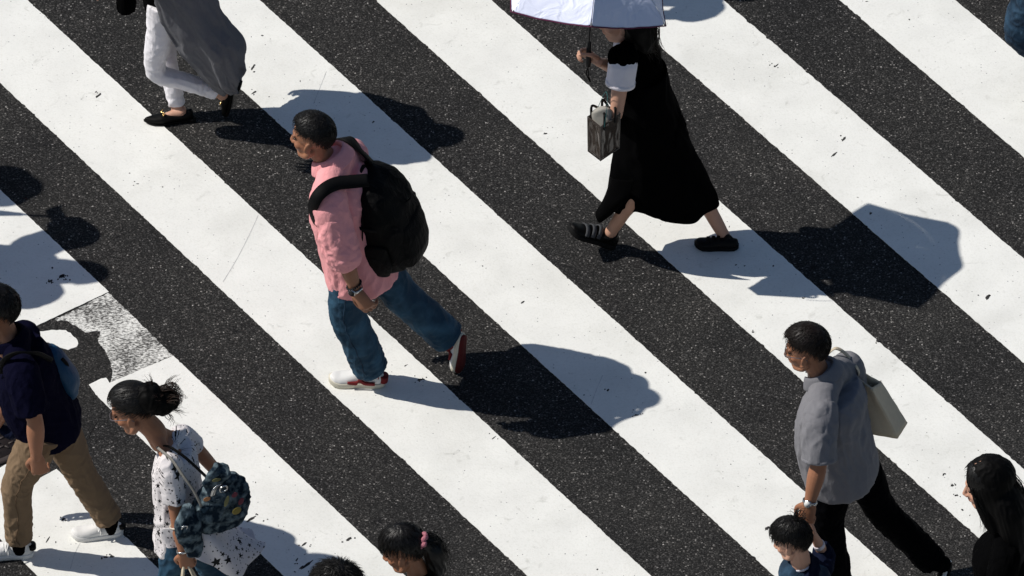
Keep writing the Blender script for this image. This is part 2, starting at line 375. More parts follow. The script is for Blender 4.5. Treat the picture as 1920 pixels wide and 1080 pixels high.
# chips and scuffs in the paint
rng = np.random.default_rng(11)
def chip(g, px, py, ln, wd, ang, bits=0, z=0.0046):
    ln *= .85; wd *= .75
    c = G(px, py)
    def blob(c, ln, wd, ang, n=14):
        a = math.radians(ang); d = V(math.cos(a), math.sin(a) / SP, 0); e = V(-math.sin(a), math.cos(a) / SP, 0)
        pts = []
        for i in range(n):
            t = 2 * PI * i / n; r = 0.65 + 0.5 * rng.random()
            p = c + (d * math.cos(t) * ln + e * math.sin(t) * wd) * r / FPX * 25.3e0 * 2.0
            pts.append((p[0], p[1], z))
        g.add(pts, [tuple(range(n))])
    blob(c, ln / 2, wd / 2, ang)
    for i in range(bits):
        q = G(px + rng.normal() * ln * 0.7, py + rng.normal() * ln * 0.35); blob(q, ln * 0.12 * rng.random() + 1, wd * 0.2 + 0.6, ang + rng.normal() * 30, 8)
g = Geo()
for a in ((185, 180, 18, 6, 40, 3), (474, 128, 18, 6, 65, 3), (476, 175, 14, 5, 30, 2), (492, 68, 6, 4, 0), (1456, 124, 14, 3, 40, 4), (1582, 262, 14, 6, 50, 2), (1852, 558, 16, 8, 50, 2), (1022, 252, 10, 4, 10, 2),
          (980, 568, 11, 4, 40), (926, 822, 12, 3, 40, 2), (1646, 640, 10, 7, 0, 3), (654, 1012, 14, 7, 30, 2), (570, 1022, 16, 5, 35, 3), (576, 1060, 34, 6, 35, 6), (565, 1065, 14, 4, 35, 4), (470, 975, 26, 6, 30, 4), (640, 545, 5, 3, 0),
          (760, 687, 8, 3, 30), (788, 713, 16, 5, 10, 7), (1412, 624, 6, 4, 0, 2), (1505, 560, 5, 4, 0, 3), (116, 519, 16, 8, 30, 12), (95, 528, 10, 5, 20, 9), (1700, 500, 6, 3, 40), (700, 230, 7, 4, 40), (570, 226, 7, 4, 30),
          (1632, 402, 6, 5, 30, 2), (1640, 205, 5, 2, 0), (1705, 38, 5, 4, 0), (1380, 498, 6, 3, 20), (1396, 500, 5, 3, 20), (1450, 500, 5, 4, 40), (1785, 912, 7, 5, 20, 5), (1792, 930, 6, 4, 20, 5), (1770, 890, 6, 4, 20, 2), (1805, 958, 5, 3, 0, 4),
          (1120, 1069, 5, 4, 40), (1438, 992, 13, 8, 30, 4), (210, 1045, 10, 6, 0, 2), (198, 1046, 12, 5, 0, 3), (118, 975, 9, 6, 50, 4), (90, 1013, 16, 4, 60, 1), (1636, 982, 4, 3, 0), (1436, 900, 4, 3, 0), (1140, 733, 8, 5, 40, 3), (1095, 742, 5, 3, 0), (1193, 780, 12, 3, 10, 5),
          (1565, 290, 20, 5, 40, 0), (340, 260, 5, 4, 0), (305, 352, 4, 3, 0), (243, 326, 4, 3, 0), (258, 346, 9, 2, 0, 2), (1210, 700, 5, 4, 0), (1248, 492, 4, 3, 0), (905, 500, 4, 3, 0), (1625, 4, 8, 2, 0), (1500, 330, 3, 2, 0)):
    chip(g, *a[:5], bits=a[5] if len(a) > 5 else 0)
for i in range(420):
    px, py = rng.random(2) * V(1920, 1080); P = G(px, py); s_ = (np.dot(P, nV) - SHIFT) % 0.9
    if 0.03 < s_ < 0.42 and px > 330: 
        if perlin(np.array([[px / 160, py / 160, 0.3]]))[0] + rng.random() * 0.5 > 0.2: chip(g, px, py, 1.2 + rng.random() ** 3 * 5, 1.0 + rng.random() ** 2 * 2, rng.random() * 180)
o = struct(link('paint_wear_marks', mesh(g), CHIP))
g = Geo()
for pts in (((484, 405), (468, 440), (445, 485), (418, 530)), ((612, 135), (600, 165), (588, 196)), ((1108, 760), (1120, 728), (1130, 705)), ((150, 1020), (140, 1040), (132, 1068))):
    q = [G(*p) for p in pts]; P = spline(q, 8); W = 0.0016
    for i in range(len(P) - 1):
        e = nrm(np.cross(P[i + 1] - P[i], ZUP)) * W * (0.6 + 0.6 * rng.random()); a, b = P[i], P[i + 1]
        g.add([(*(a - e)[:2], .0048), (*(b - e)[:2], .0048), (*(b + e)[:2], .0048), (*(a + e)[:2], .0048)], [(0, 1, 2, 3)])
struct(link('paint_hairline_marks', mesh(g), CRACK))
# ---------------------------------------------------------------- manhole cover
MH = mat('rusty_iron', (.045, .034, .030), 0.6, var=0.35, vs=60, bump=0.4, spec=0.4)
mc = G(-62, 790); mr_ = root('manhole_cover', mc, 'brown iron manhole cover with a raised zigzag tread beside the man in beige trousers', 'manhole cover')
def disc(c, r, z0, z1, n=64):
    g = Geo(); g.loft([[c + V(r * math.cos(a), r * math.sin(a), z) for a in np.linspace(0, 2 * PI, n, endpoint=False)] for z in (z0, z1)]); return g
link('plate', mesh(disc(mc, 0.305, -0.02, 0.006)), MH, mr_)
g = Geo(); ring = lambda r, z: [mc + V(r * math.cos(a), r * math.sin(a), z) for a in np.linspace(0, 2 * PI, 64, endpoint=False)]
g.loft([ring(.312, .003), ring(.312, .0085), ring(.345, .0085), ring(.345, .003)], caps=False); link('frame', mesh(g), MH, mr_)
g = Geo()
for i in range(-8, 9):
    for j in range(-8, 9):
        c = mc + V(i * 0.044, j * 0.062 + (i % 2) * 0.031, 0)
        if np.hypot(*(c - mc)[:2]) > 0.275: continue
        for a, o2 in ((35, (-0.011, 0)), (-35, (0.011, 0))):
            a = math.radians(a); d = V(math.cos(a), math.sin(a), 0); e = V(-d[1], d[0], 0)
            g.box(c + V(o2[0], o2[1], 0.0085), (d * 0.0165, e * 0.004, V(0, 0, 0.003)))
link('tread_pattern', mesh(g), MH, mr_)
# ---------------------------------------------------------------- people
SKIN = mat('skin_warm', (0.31, 0.138, 0.075), 0.5, var=0.22, vs=16, bump=0.08, bs=300, tint=True)
SKIN_FAIR = mat('skin_fair', (0.52, 0.29, 0.20), 0.5, var=0.15, vs=16, bump=0.06, bs=300, tint=True)
SKIN_TAN = mat('skin_tan', (0.31, 0.14, 0.078), 0.45, var=0.25, vs=16, bump=0.1, bs=300, tint=True)
HAIR = mat('black_hair', (0.0045, 0.0038, 0.0035), 0.42, var=0.5, vs=60, bump=0.2, bs=200, spec=0.26)
HAIR_BROWN = mat('brown_black_hair', (0.010, 0.006, 0.0045), 0.42, var=0.5, vs=60, bump=0.2, bs=200, spec=0.26)
EYE = mat('dark_eye', (0.012, 0.008, 0.006), 0.15, spec=0.5)
STEEL = mat('watch_steel', (0.5, 0.5, 0.5), 0.25, metal=1.0)
BLACKPLASTIC = mat('black_plastic', (0.012, 0.012, 0.013), 0.35)

def orth(a, t): return nrm(np.array(a) - np.array(t) * np.dot(a, t))
class Person:
    def __init__(s, label, gx, gy, H=1.7, front='L', yaw=0.0, thick=1.0, skin=None, stride=1.0):
        s.label = label; s.A = G(gx, gy, 0.004); s.Y0 = s.A[1]; s.H = H; k = H / 1.7; s.k = k; s.th = thick; s.skin = skin or SKIN
        y = math.radians(yaw)
        s.F = V(-math.cos(y), math.sin(y), 0); s.L = V(-math.sin(y), -math.cos(y), 0)
        s.root = root('person', (s.A[0], s.A[1], 0), label, 'person')
        q = 1 if front == 'L' else -1; w = stride
        def loc(f, l, u): return s.A + (s.F * f + s.L * l + ZUP * u) * k
        J = s.J = {}
        for sd, g in (('L', 1), ('R', -1)):
            fr = g == q
            J['hip' + sd] = loc(0.0, 0.09 * g, 0.88)
            J['sh' + sd] = loc(0.05 - 0.03 * w * (1 if fr else -1), 0.18 * g, 1.37)
            J['kn' + sd] = loc(0.16 * w if fr else -0.06 * w, 0.09 * g, 0.48 if fr else 0.47)
            J['el' + sd] = loc(-0.12 * w if fr else 0.14 * w, 0.25 * g, 1.1)
            J['wr' + sd] = loc(-0.12 * w if fr else 0.32 * w, 0.27 * g, 0.87 if fr else 0.93)
            J['heel' + sd] = loc(0.16 * w if fr else -0.36 * w - 0.04, 0.08 * g, 0.0 if fr else 0.13 * w)
            J['toe' + sd] = loc(0.16 * w + 0.25 if fr else -0.36 * w + 0.17, 0.1 * g, 0.01 if fr else 0.0)
        J['neck'] = loc(0.06, 0, 1.43)
        s.href = {'L': ZUP, 'R': ZUP}
        s.hand = {'L': dict(curl=0.5), 'R': dict(curl=0.5)}
        s.head(c=loc(0.1, 0, 1.57), yaw=yaw)
    def at(s, px, py, d=0.0): return At(px, py, s.Y0 - d)
    def set(s, **kw):
        for k, p in kw.items(): s.J[k] = s.at(*p) if not isinstance(p, np.ndarray) else p
        return s
    def foot(s, sd, heel, toe, ref=None):
        """heel, toe: (px,py) on the ground or (px,py,d)"""
        s.J['heel' + sd] = G(*heel, 0.004) if len(heel) == 2 else s.at(*heel)
        s.J['toe' + sd] = G(*toe, 0.004) if len(toe) == 2 else s.at(*toe)
        if ref is not None: s.href[sd] = np.array(ref, float)
    def head(s, c=None, px=None, yaw=0.0, pitch=0.0, roll=0.0, size=1.0):
        s.hc = c if c is not None else s.at(*px); s.hs = size
        y, p, r = (math.radians(a) for a in (yaw, pitch, roll))
        F = V(-math.cos(y), math.sin(y), 0); L = V(-math.sin(y), -math.cos(y), 0); U = ZUP
        F, U = F * math.cos(p) - U * math.sin(p), U * math.cos(p) + F * math.sin(p)
        L, U = L * math.cos(r) + U * math.sin(r), U * math.cos(r) - L * math.sin(r)
        s.hF, s.hL, s.hU = F, L, U
    def hp(s, f, l, u): return s.hc + (s.hF * f + s.hL * l + s.hU * u) * s.hs
    def feetframes(s):
        J = s.J; s.ff = {}
        for sd in 'LR':
            F = nrm(J['toe' + sd] - J['heel' + sd]); U = orth(s.href[sd], F); S = np.cross(U, F)
            ln = np.linalg.norm(J['toe' + sd] - J['heel' + sd])
            s.ff[sd] = (F, U, S, ln)
            if 'an' + sd not in J: J['an' + sd] = J['heel' + sd] + F * 0.24 * ln + U * 0.36 * ln * 1.0
    def report(s):
        J = s.J; d = lambda a, b: np.linalg.norm(J[a] - J[b])
        print(s.label[:30], *['%s th%.2f sh%.2f ua%.2f fa%.2f foot%.2f' % (x, d('hip' + x, 'kn' + x), d('kn' + x, 'an' + x), d('sh' + x, 'el' + x), d('el' + x, 'wr' + x), d('heel' + x, 'toe' + x)) for x in 'LR'], 'shw %.2f torso %.2f' % (d('shL', 'shR'), np.linalg.norm((J['shL'] + J['shR'] - J['hipL'] - J['hipR']) / 2)))
    # ---- the skin: one continuous surface
    def body(s, vox=0.0042, torso=True, legs=True, legk=0.72, tk=0.78, footk=0.8):
        s.feetframes(); s.report()
        g = Geo(); J = s.J; k = s.k; th = s.th * k; h = s.hp; z = s.hs
        A3 = lambda a, b, c: (s.hF * a * z, s.hL * b * z, s.hU * c * z)
        g.ell(h(-0.008, 0, 0.03), A3(0.095, 0.075, 0.087), 24, 16)
        g.ell(h(0.022, 0, -0.03), A3(0.07, 0.06, 0.085), 20, 14)
        g.ell(h(0.06, 0, -0.094), A3(0.026, 0.026, 0.02))
        for q in (1, -1):
            g.tube([h(-0.005, 0.055 * q, -0.05), h(0.02, 0.048 * q, -0.083), h(0.06, 0.016 * q, -0.1)], 0.018 * z, cap='round')
            g.ell(h(0.055, 0.036 * q, -0.033), A3(0.026, 0.024, 0.022))
            g.ell(h(0.096, 0.011 * q, -0.042), A3(0.011, 0.009, 0.008))
            if not getattr(s, 'ears', True): continue
            e0 = h(-0.004, 0.080 * q, -0.014)
            g.ell(e0, ((s.hF * 0.018 + s.hL * 0.007 * q) * z, s.hL * 0.009 * z, (s.hU * 0.031 - s.hF * 0.007) * z))
            g.ell(h(0.0, 0.077 * q, -0.038), A3(0.01, 0.008, 0.01)); g.ell(h(-0.002, 0.07 * q, -0.014), A3(0.012, 0.012, 0.02))
        g.tube([h(0.076, 0.042, 0.016), h(0.087, 0, 0.018), h(0.076, -0.042, 0.016)], 0.010 * z)
        g.tube([h(0.086, 0, 0.008), h(0.1, 0, -0.02), h(0.107, 0, -0.037)], [0.008 * z, 0.009 * z, 0.0105 * z])
        g.tube([h(0.076, 0.022, -0.067), h(0.093, 0, -0.064), h(0.076, -0.022, -0.067)], 0.006 * z)
        g.tube([h(0.074, 0.018, -0.075), h(0.09, 0, -0.075), h(0.074, -0.018, -0.075)], 0.0065 * z)
        ne = getattr(s, 'neckend', 1.1); nr = 0.054 * z * (0.6 + 0.4 * s.th)
        g.tube([h(-0.02, 0, 0.0), h(-0.022, 0, -0.07), J['neck'] * 0.6 + h(-0.03, 0, -0.1) * 0.4, J['neck'] - ZUP * 0.05 * k], [nr * 1.05, nr * 0.98, nr, nr * ne])
        sm = (J['shL'] + J['shR']) / 2; hm = (J['hipL'] + J['hipR']) / 2
        for sd in 'LR': g.tube([h(-.03, 0, -.085), J['neck'] * .6 + J['sh' + sd] * .4 - ZUP * .012 * k, J['sh' + sd]], [.04 * th * tk, .045 * th * tk, .04 * th * tk])
        if torso:
            sw = nrm(J['shL'] - J['shR'])
            g.tube([J['shL'], sm * 0.5 + J['neck'] * 0.5 - ZUP * 0.03 * k, J['shR']], [0.045 * th * tk, 0.06 * th * tk, 0.045 * th * tk])
            g.tube([sm - nrm(sm - hm) * 0.06 * k, sm * 0.5 + hm * 0.5, hm], [(0.135 * th * tk, 0.085 * th * tk), (0.115 * th * tk, 0.085 * th * tk), (0.125 * th * tk, 0.09 * th * tk)], side=sw)
        for sd, q in (('L', 1), ('R', -1)):
            a, b, c = J['sh' + sd], J['el' + sd], J['wr' + sd]
            g.tube([a, a * 0.55 + b * 0.45, b], [0.048 * th * tk, 0.043 * th, 0.036 * th], seg=16)
            g.tube([b, b * 0.7 + c * 0.3, c], [0.036 * th, 0.04 * th, 0.0255 * th], seg=16)
            s.mkhand(g, sd)
            if legs:
                a, b, c = J['hip' + sd], J['kn' + sd], J['an' + sd]
                F, U, S, ln = s.ff[sd]
                back = nrm(np.cross(nrm(c - b), s.L if s.L[1] else V(0, -1, 0)))
                if np.dot(back, s.F) > 0: back = -back
                g.tube([a, a * 0.5 + b * 0.5, b], [0.078 * th * tk, 0.068 * th * min(legk, .8), 0.05 * th * legk], seg=16)
                g.tube([b, b * 0.68 + c * 0.32 + back * 0.014 * k * (legk > .9), b * 0.35 + c * 0.65 + back * 0.006 * (legk > .9), c], [0.049 * th * legk, 0.054 * th * legk, 0.04 * th * (legk * .5 + .5), 0.033 * th], seg=16)
                g.tube([c, J['heel' + sd] + F * 0.22 * ln + U * 0.2 * ln, J['heel' + sd] + F * 0.4 * ln + U * 0.17 * ln, J['heel' + sd] + F * 0.6 * ln + U * 0.13 * ln], [0.033 * k, 0.03 * k * footk, 0.025 * k * footk, 0.018 * k * footk])
        me = remesh(g, vox, 3)
        for q in (1, -1): push(me, h(0.092, 0.031 * q, 0.0), 0.016 * z, -s.hF * 0.011 * z)
        P = getco(me); X = (P - s.hc) / z; f, l, u = X @ s.hF, X @ s.hL, X @ s.hU
        t = np.ones((len(P), 4))
        def dab(m, c):
            m = np.clip(m, 0, 1)[:, None]; t[:, :3] = t[:, :3] * (1 - m) + np.array(c) * m
        infront = (f > 0.03)
        dab(infront * np.exp(-(((np.abs(l) - 0.034) / 0.017) ** 4 + ((u - 0.02 + 4 * (np.abs(l) - 0.034) ** 2) / 0.0055) ** 4)) * 0.9, (0.12, 0.09, 0.09))
        dab(infront * np.exp(-((l / 0.02) ** 4 + ((u + 0.07) / 0.0085) ** 4)) * 0.8, (0.85, 0.5, 0.5))
        dab(infront * 0.25 * np.exp(-(((np.abs(l) - 0.04) / 0.025) ** 2 + ((u + 0.035) / 0.02) ** 2)), (1.0, 0.72, 0.68))
        s.tintfn(P, dab)
        at = me.color_attributes.new('tint', 'FLOAT_COLOR', 'POINT'); at.data.foreach_set('color', t.astype(np.float32).ravel())
        s.bodyo = link('body', me, s.skin, s.root)
        for q in (1, -1):
            e = Geo(); e.ell(h(0.0765, 0.031 * q, -0.0015), A3(0.0085, 0.0125, 0.0062)); link('eye', mesh(e), EYE, s.root)
    def tintfn(s, P, dab): pass
    def mkhand(s, g, sd):
        J = s.J; k = s.k; o = s.hand[sd]; q = 1 if sd == 'L' else -1
        W = J['wr' + sd]; D = nrm(np.array(o['dir'])) if 'dir' in o else nrm(W - J['el' + sd])
        T = orth(o.get('thumb', s.F), D)           # towards the thumb
        Nn = np.cross(D, T) * 1.0
        inn = o.get('palm', -s.L * q)
        if np.dot(Nn, inn) < 0: Nn = -Nn
        m = k * o.get('size', 1.0); cu = o['curl']; gr = o.get('spread', 0.06)
        p = lambda d, t, n: W + (D * d + T * t + Nn * n) * m
        g.tube([p(-0.01, 0, 0), p(0.03, 0, 0), p(0.088, 0.002, 0.004)], [(0.026 * m, 0.02 * m), (0.036 * m, 0.017 * m), (0.041 * m, 0.0125 * m)], side=T)
        for off, ln, fc in ((0.0325, 0.072, 0.9), (0.011, 0.08, 1.0), (-0.011, 0.075, 1.1), (-0.031, 0.06, 1.2)):
            pts = [p(0.083 - abs(off) * 0.12, off, 0.003)]; ang = 0.0; x = pts[0]
            for i, fr in enumerate((0.45, 0.3, 0.25)):
                ang += cu * fc * (0.7, 1.1, 0.7)[i]
                dv = D * math.cos(ang) + Nn * math.sin(ang) + T * off * gr / 0.03
                x = x + nrm(dv) * ln * fr * m; pts.append(x)
            g.tube(pts, [0.0088 * m, 0.0085 * m, 0.0078 * m, 0.0068 * m], seg=10, sub=3)
        tc = o.get('tcurl', 0.5)
        b = p(0.018, 0.028, 0.004); c1 = b + (D * 0.75 + T * 0.6 + Nn * 0.35 * (1 + tc)) * 0.038 * m
        c2 = c1 + (D * 0.9 + T * (0.25 - 0.4 * tc) + Nn * 0.6 * tc) * 0.03 * m; c3 = c2 + (D * 0.9 + T * (0.0 - 0.5 * tc) + Nn * 0.7 * tc) * 0.024 * m
        g.tube([b, c1, c2, c3], [0.014 * m, 0.0115 * m, 0.0095 * m, 0.008 * m], seg=10, sub=3)
    # ---- hair
    def hair(s, m=HAIR, line=((0, 38), (35, 30), (60, 14), (72, 9), (95, 9), (112, -10), (140, -38), (180, -45)), thick=0.016, n=1800, ln=0.03, lift=0.15, streak=0.004, crown=(-0.35, 0.0, 0.9), part=None, bulk=None, seed=1, flowdir=None, wr=0.0009):
        z = s.hs; nu, nv = 120, 70
        rng = np.random.default_rng(seed)
        ax = np.array([0.1, 0.078, 0.091]); c0 = np.array([-0.008, 0, 0.032])
        lz = np.radians([a for a, _ in line]); le = np.radians([b for _, b in line])
        cr = nrm(np.array(crown))
        def surf(d):
            az = np.arctan2(np.abs(d[:, 1]), d[:, 0]); el = np.arcsin(np.clip(d[:, 2], -1, 1)); hl = np.interp(az, lz, le)
            hl = hl + 0.09 * perlin(np.stack([d[:, 0] * 9, d[:, 1] * 9, d[:, 2] * 2], 1) + seed) + 0.10 * perlin(np.stack([d[:, 0] * 26, d[:, 1] * 26, d[:, 2] * 2], 1) + seed)
            w = np.clip((el - hl) / 0.16, 0, 1); w = w * w * (3 - 2 * w)
            th = thick * (0.75 + 0.5 * np.clip(d[:, 2], 0, 1))
            if bulk is not None: th = th + bulk(d)
            ac = np.arccos(np.clip(d @ cr, -1, 1)); 
            e1 = nrm(np.cross(cr, [0, 1, 0.1])); e2 = np.cross(cr, e1); ang = np.arctan2(d @ e1, d @ e2)
            st = perlin(np.stack([ang * 7, ac * 2.0, np.zeros_like(ac) + seed], 1)) + 0.5 * perlin(np.stack([ang * 16, ac * 3, np.zeros_like(ac) + seed + 4], 1))
            mul = (1 + (th + streak * st) / 0.09) * w + 0.8 * (1 - w)
            if part is not None:
                mul = mul - w * 0.05 * np.exp(-((d[:, 1] - part) / 0.05) ** 2) * (d[:, 2] > 0.3)
            return c0 + d * ax * mul[:, None], w
        rows = []
        for j in range(1, nv):
            e = -PI / 2 + PI * j / nv; a = np.arange(nu) * 2 * PI / nu
            d = np.stack([np.cos(a) * math.cos(e), np.sin(a) * math.cos(e), np.full(nu, math.sin(e))], 1)
            rows.append(surf(d)[0])
        B = np.stack([s.hF, s.hL, s.hU]) * z
        g = Geo(); g.loft([s.hc + r @ B for r in rows])
        d = rng.normal(size=(n * 3, 3)); d /= np.linalg.norm(d, axis=1)[:, None]
        P, w = surf(d); ok = w > 0.6; d, P = d[ok][:n], P[ok][:n]
        fl = d - cr * (d @ cr)[:, None]; fl = fl - d * (fl * d).sum(1)[:, None] + 1e-4; 
        fl = -(cr[None] - d * (d @ cr)[:, None]); fl /= np.maximum(np.linalg.norm(fl, axis=1), 1e-6)[:, None]
        if flowdir is not None:
            fd = np.array(flowdir, float)[None]; fl = fl * 0.4 + fd; fl = fl - d * (fl * d).sum(1)[:, None]; fl /= np.maximum(np.linalg.norm(fl, axis=1), 1e-6)[:, None]
        L_ = ln * (0.5 + rng.random(len(d))); jit = rng.normal(size=d.shape) * (0.12 + 0.25 * lift)
        def free(d_):
            th = thick * (0.75 + 0.5 * np.clip(d_[:, 2], 0, 1))
            if bulk is not None: th = th + bulk(d_)
            return c0 + d_ * ax * (1 + th / 0.09)[:, None]
        def onhead(q, up):
            e = (q - c0) / ax; e /= np.linalg.norm(e, axis=1)[:, None]; return free(e) + e * up[:, None]
        T_ = fl + jit; T_ /= np.linalg.norm(T_, axis=1)[:, None]; up = (lift + .16 * (rng.random(len(d)) > .9) * (lift > 0)) * L_ * (0.2 + rng.random(len(d)))
        Q1 = onhead(P + T_ * (L_ * 0.5)[:, None], up * 0.5 + .0008); Q2 = onhead(P + T_ * L_[:, None], up * 0.95 + .0004)
        for i in range(len(d)):
            t = T_[i]; p0 = P[i] - d[i] * 0.004; p1 = Q1[i]; p2 = Q2[i]
            q = np.cross(d[i], t); q = nrm(q) * wr; r = d[i] * wr
            pts = []
            for p, k in ((p0, 1.3), (p1, 1.0)): pts += [p + q * k, p - q * k * 0.6 + r * k, p - q * k * 0.6 - r * k]
            pts.append(p2)
            g.add([s.hc + x @ B for x in pts], [(0, 1, 4, 3), (1, 2, 5, 4), (2, 0, 3, 5), (3, 4, 6), (4, 5, 6), (5, 3, 6)])
        s.hairo = link('hair', mesh(g), m, s.root); return s.hairo
    # ---- clothes
    def trousers(s, m, hip=0.105, thigh=0.088, knee=0.07, ankle=0.062, end=0.94, name='trousers', seed=1, amp=0.007, belly=0.105, vox=0.006, waist=0.12, baggy=0.0, cuff=False):
        J = s.J; k = s.k * s.th; g = Geo(); hm = (J['hipL'] + J['hipR']) / 2; sm = (J['shL'] + J['shR']) / 2; up = nrm(sm - hm)
        sw = nrm(J['hipL'] - J['hipR'])
        g.tube([hm - up * 0.07 * k, hm + up * 0.02 * k, hm + up * waist * k], [(0.12 * k, belly * k), (0.165 * k, belly * 1.08 * k), (0.15 * k, belly * k)], side=sw, seg=20)
        for sd in 'LR':
            a, b, c = J['hip' + sd], J['kn' + sd], J['an' + sd]; e = b + (c - b) * end
            F, U, S, ln = s.ff[sd]
            g.tube([a + (b - a) * 0.02, a * 0.5 + b * 0.5, b, b * 0.5 + e * 0.5, e], [hip * k, thigh * k, knee * k, (knee * 0.5 + ankle * 0.5) * k + baggy, ankle * k + baggy], seg=20, cap='flat')
            if cuff: g.tube([e - (c - b) * 0.06, e], (ankle * k + baggy + 0.006), seg=20, cap='flat')
            g.ell(b, (V(knee * k, 0, 0), V(0, knee * k, 0), V(0, 0, knee * k)))
        me = remesh(g, vox, 4)
        for sd in 'LR':
            a, b, c = J['hip' + sd], J['kn' + sd], J['an' + sd]
            t1 = nrm(b - a); t2 = nrm(c - b); q = seed + (sd == 'R') * 3
            fold(me, orth(s.L + s.F * 0.6, t2), 5, 30, amp, c - (c - b) * 0.12, (0.12, 0.12, 0.13), q)
            fold(me, orth(s.L, t2) + t2 * 0.5, 5, 25, amp * 0.9, b, (0.12, 0.12, 0.16), q + 1)
            fold(me, t2 + s.F * 0.3, 3, 20, amp * 0.9, (b + c) / 2, (0.16, 0.16, 0.2), q + 2)
            fold(me, orth(s.L + s.F, t1) + t1 * 0.8, 4, 22, amp * 0.9, a * 0.6 + b * 0.4, (0.17, 0.17, 0.2), q + 5)
        s.trouso = link(name, me, m, s.root); return s.trouso
    def seam(s, me, pts, m, r=.0026, name='seam', parent=None, out=.0006):
        from mathutils.bvhtree import BVHTree
        b = BVHTree.FromPolygons([tuple(v.co) for v in me.vertices], [tuple(p.vertices) for p in me.polygons])
        off = np.array(s.root.location)
        P = []
        for q in spline(pts, 10):
            hit = b.find_nearest(Vector(q - off)); P.append(np.array(hit[0]) + np.array(hit[1]) * out + off)
        g = Geo(); g.tube(P, r, seg=6, sub=1); return link(name, mesh(g), m, parent)
    def legseam(s, sd, m, side=1, f=0.0):
        J = s.J; a, b, c = J['hip' + sd], J['kn' + sd], J['an' + sd]; o = (s.L * (1 if sd == 'L' else -1) * side + s.F * f) * .1
        s.seam(s.trouso.data, [a + o, (a + b) / 2 + o, b + o, (b + c) / 2 + o, c * .92 + b * .08 + o], m, parent=s.trouso)
    def torso(s, g, rings, seg=28, power=2.3, cap=True):
        """rings: (t, forward, halfwidth, halfdepth); t=0 hips, 1 shoulders"""
        J = s.J; k = s.k * s.th; hm = (J['hipL'] + J['hipR']) / 2; sm = (J['shL'] + J['shR']) / 2
        ax = sm - hm; up = nrm(ax); s0 = nrm(J['hipL'] - J['hipR']); s1 = nrm(J['shL'] - J['shR']); out = []
        ts = np.linspace(rings[0][0], rings[-1][0], 26); R = np.array(rings)
        for t in ts:
            f, w, d = (np.interp(t, R[:, 0], R[:, i]) for i in (1, 2, 3)); q = min(max(t, 0), 1)
            a = orth(s0 * (1 - q) + s1 * q, up); b = np.cross(a, up); b = b if np.dot(b, s.F) > 0 else -b
            c = hm + ax * t + b * f * k; r = []
            for i in range(seg):
                th = 2 * PI * i / seg; x, y = math.cos(th), math.sin(th)
                x = math.copysign(abs(x) ** (2 / power), x); y = math.copysign(abs(y) ** (2 / power), y)
                r.append(c + a * w * k * x + b * d * k * y)
            out.append(r)
        g.loft(out); return up, a, b
    def sleeve(s, g, sd, to=0.75, r0=0.072, r1=0.066, r2=0.06):
        J = s.J; k = s.k * s.th; a, b, c = J['sh' + sd], J['el' + sd], J['wr' + sd]
        sm = (J['shL'] + J['shR']) / 2
        st = a + (sm - a) * 0.12
        if to <= 1: g.tube([st, a + (b - a) * to * 0.4, a + (b - a) * to], [r0 * k, (r0 * 0.5 + r1 * 0.5) * k, r1 * k], seg=20, cap='flat'); g.ell(st, np.eye(3) * r0 * k * 0.98)
        else:
            g.tube([st, a * 0.5 + b * 0.5, b, b + (c - b) * (to - 1)], [r0 * k, r1 * k, r1 * k, r2 * k], seg=20, cap='flat'); g.ell(st, np.eye(3) * r0 * k * 0.98); g.ell(b, np.eye(3) * r1 * k)
    def yoke(s, g, r=0.062, rise=0.02):
        J = s.J; k = s.k * s.th; sm = (J['shL'] + J['shR']) / 2; n = sm * 0.4 + J['neck'] * 0.6
        g.tube([J['shL'] + (sm - J['shL']) * 0.1, (J['shL'] + n) / 2 + ZUP * rise * 0.4 * k, n + ZUP * rise * k - s.F * 0.01, (J['shR'] + n) / 2 + ZUP * rise * 0.4 * k, J['shR'] + (sm - J['shR']) * 0.1], [r * k, r * 1.05 * k, r * 1.1 * k, r * 1.05 * k, r * k], seg=18)
    def shirt(s, m, rings, sleeves=(0.8, 0.8), sr=(0.074, 0.068, 0.06), name='shirt', vox=0.006, smooth=4, folds=(), sfolds=(), seed=1, amp=0.006, yoke=0.062, rise=0.015):
        g = Geo(); s.torso(g, rings); s.yoke(g, yoke, rise)
        for sd, to in zip('LR', sleeves):
            if to: s.sleeve(g, sd, min(to, .3), sr[0] * .93, sr[0] * .9, sr[0] * .9)
        me = remesh(g, vox, smooth); J = s.J
        hm = (J['hipL'] + J['hipR']) / 2; sm = (J['shL'] + J['shR']) / 2; up = nrm(sm - hm); md = (hm + sm) / 2
        fold(me, up + s.F * 0.5, 2.5, 13, amp, hm, (0.3, 0.3, 0.3), seed)
        fold(me, up - s.F * 0.7, 3, 17, amp * 0.8, md, (0.3, 0.3, 0.25), seed + 2)
        fold(me, s.F + up * 0.5 + s.L * 0.3, 3, 21, amp * 0.6, md, (0.3, 0.3, 0.3), seed + 3)
        for f in folds: fold(me, *f)
        s.shirto = link(name, me, m, s.root); s.sleeveo = {}
        for sd, to in zip('LR', sleeves):
            if not to: continue
            g = Geo(); s.sleeve(g, sd, to, *sr); me = remesh(g, vox, smooth)
            a, b, c = J['sh' + sd], J['el' + sd], J['wr' + sd]; t = nrm(b - a)
            fold(me, t + s.F * .5, 3, 17, amp, a * .5 + b * .5, .2, seed + 5); fold(me, t - s.F * .7, 4, 22, amp * .8, a * .6 + b * .4, .2, seed + 8)
            if to > 1: fold(me, orth(s.F + s.L, t) + t * .3, 4, 24, amp * 1.1, b, .11, seed + 6); fold(me, orth(s.L, t) - t * .5, 4, 26, amp * .8, a * .3 + b * .7, .12, seed + 9)
            fold(me, orth(s.F, t) + t * .8, 4, 22, amp * .6, a, .12, seed + 7)
            for f in sfolds: fold(me, *f)
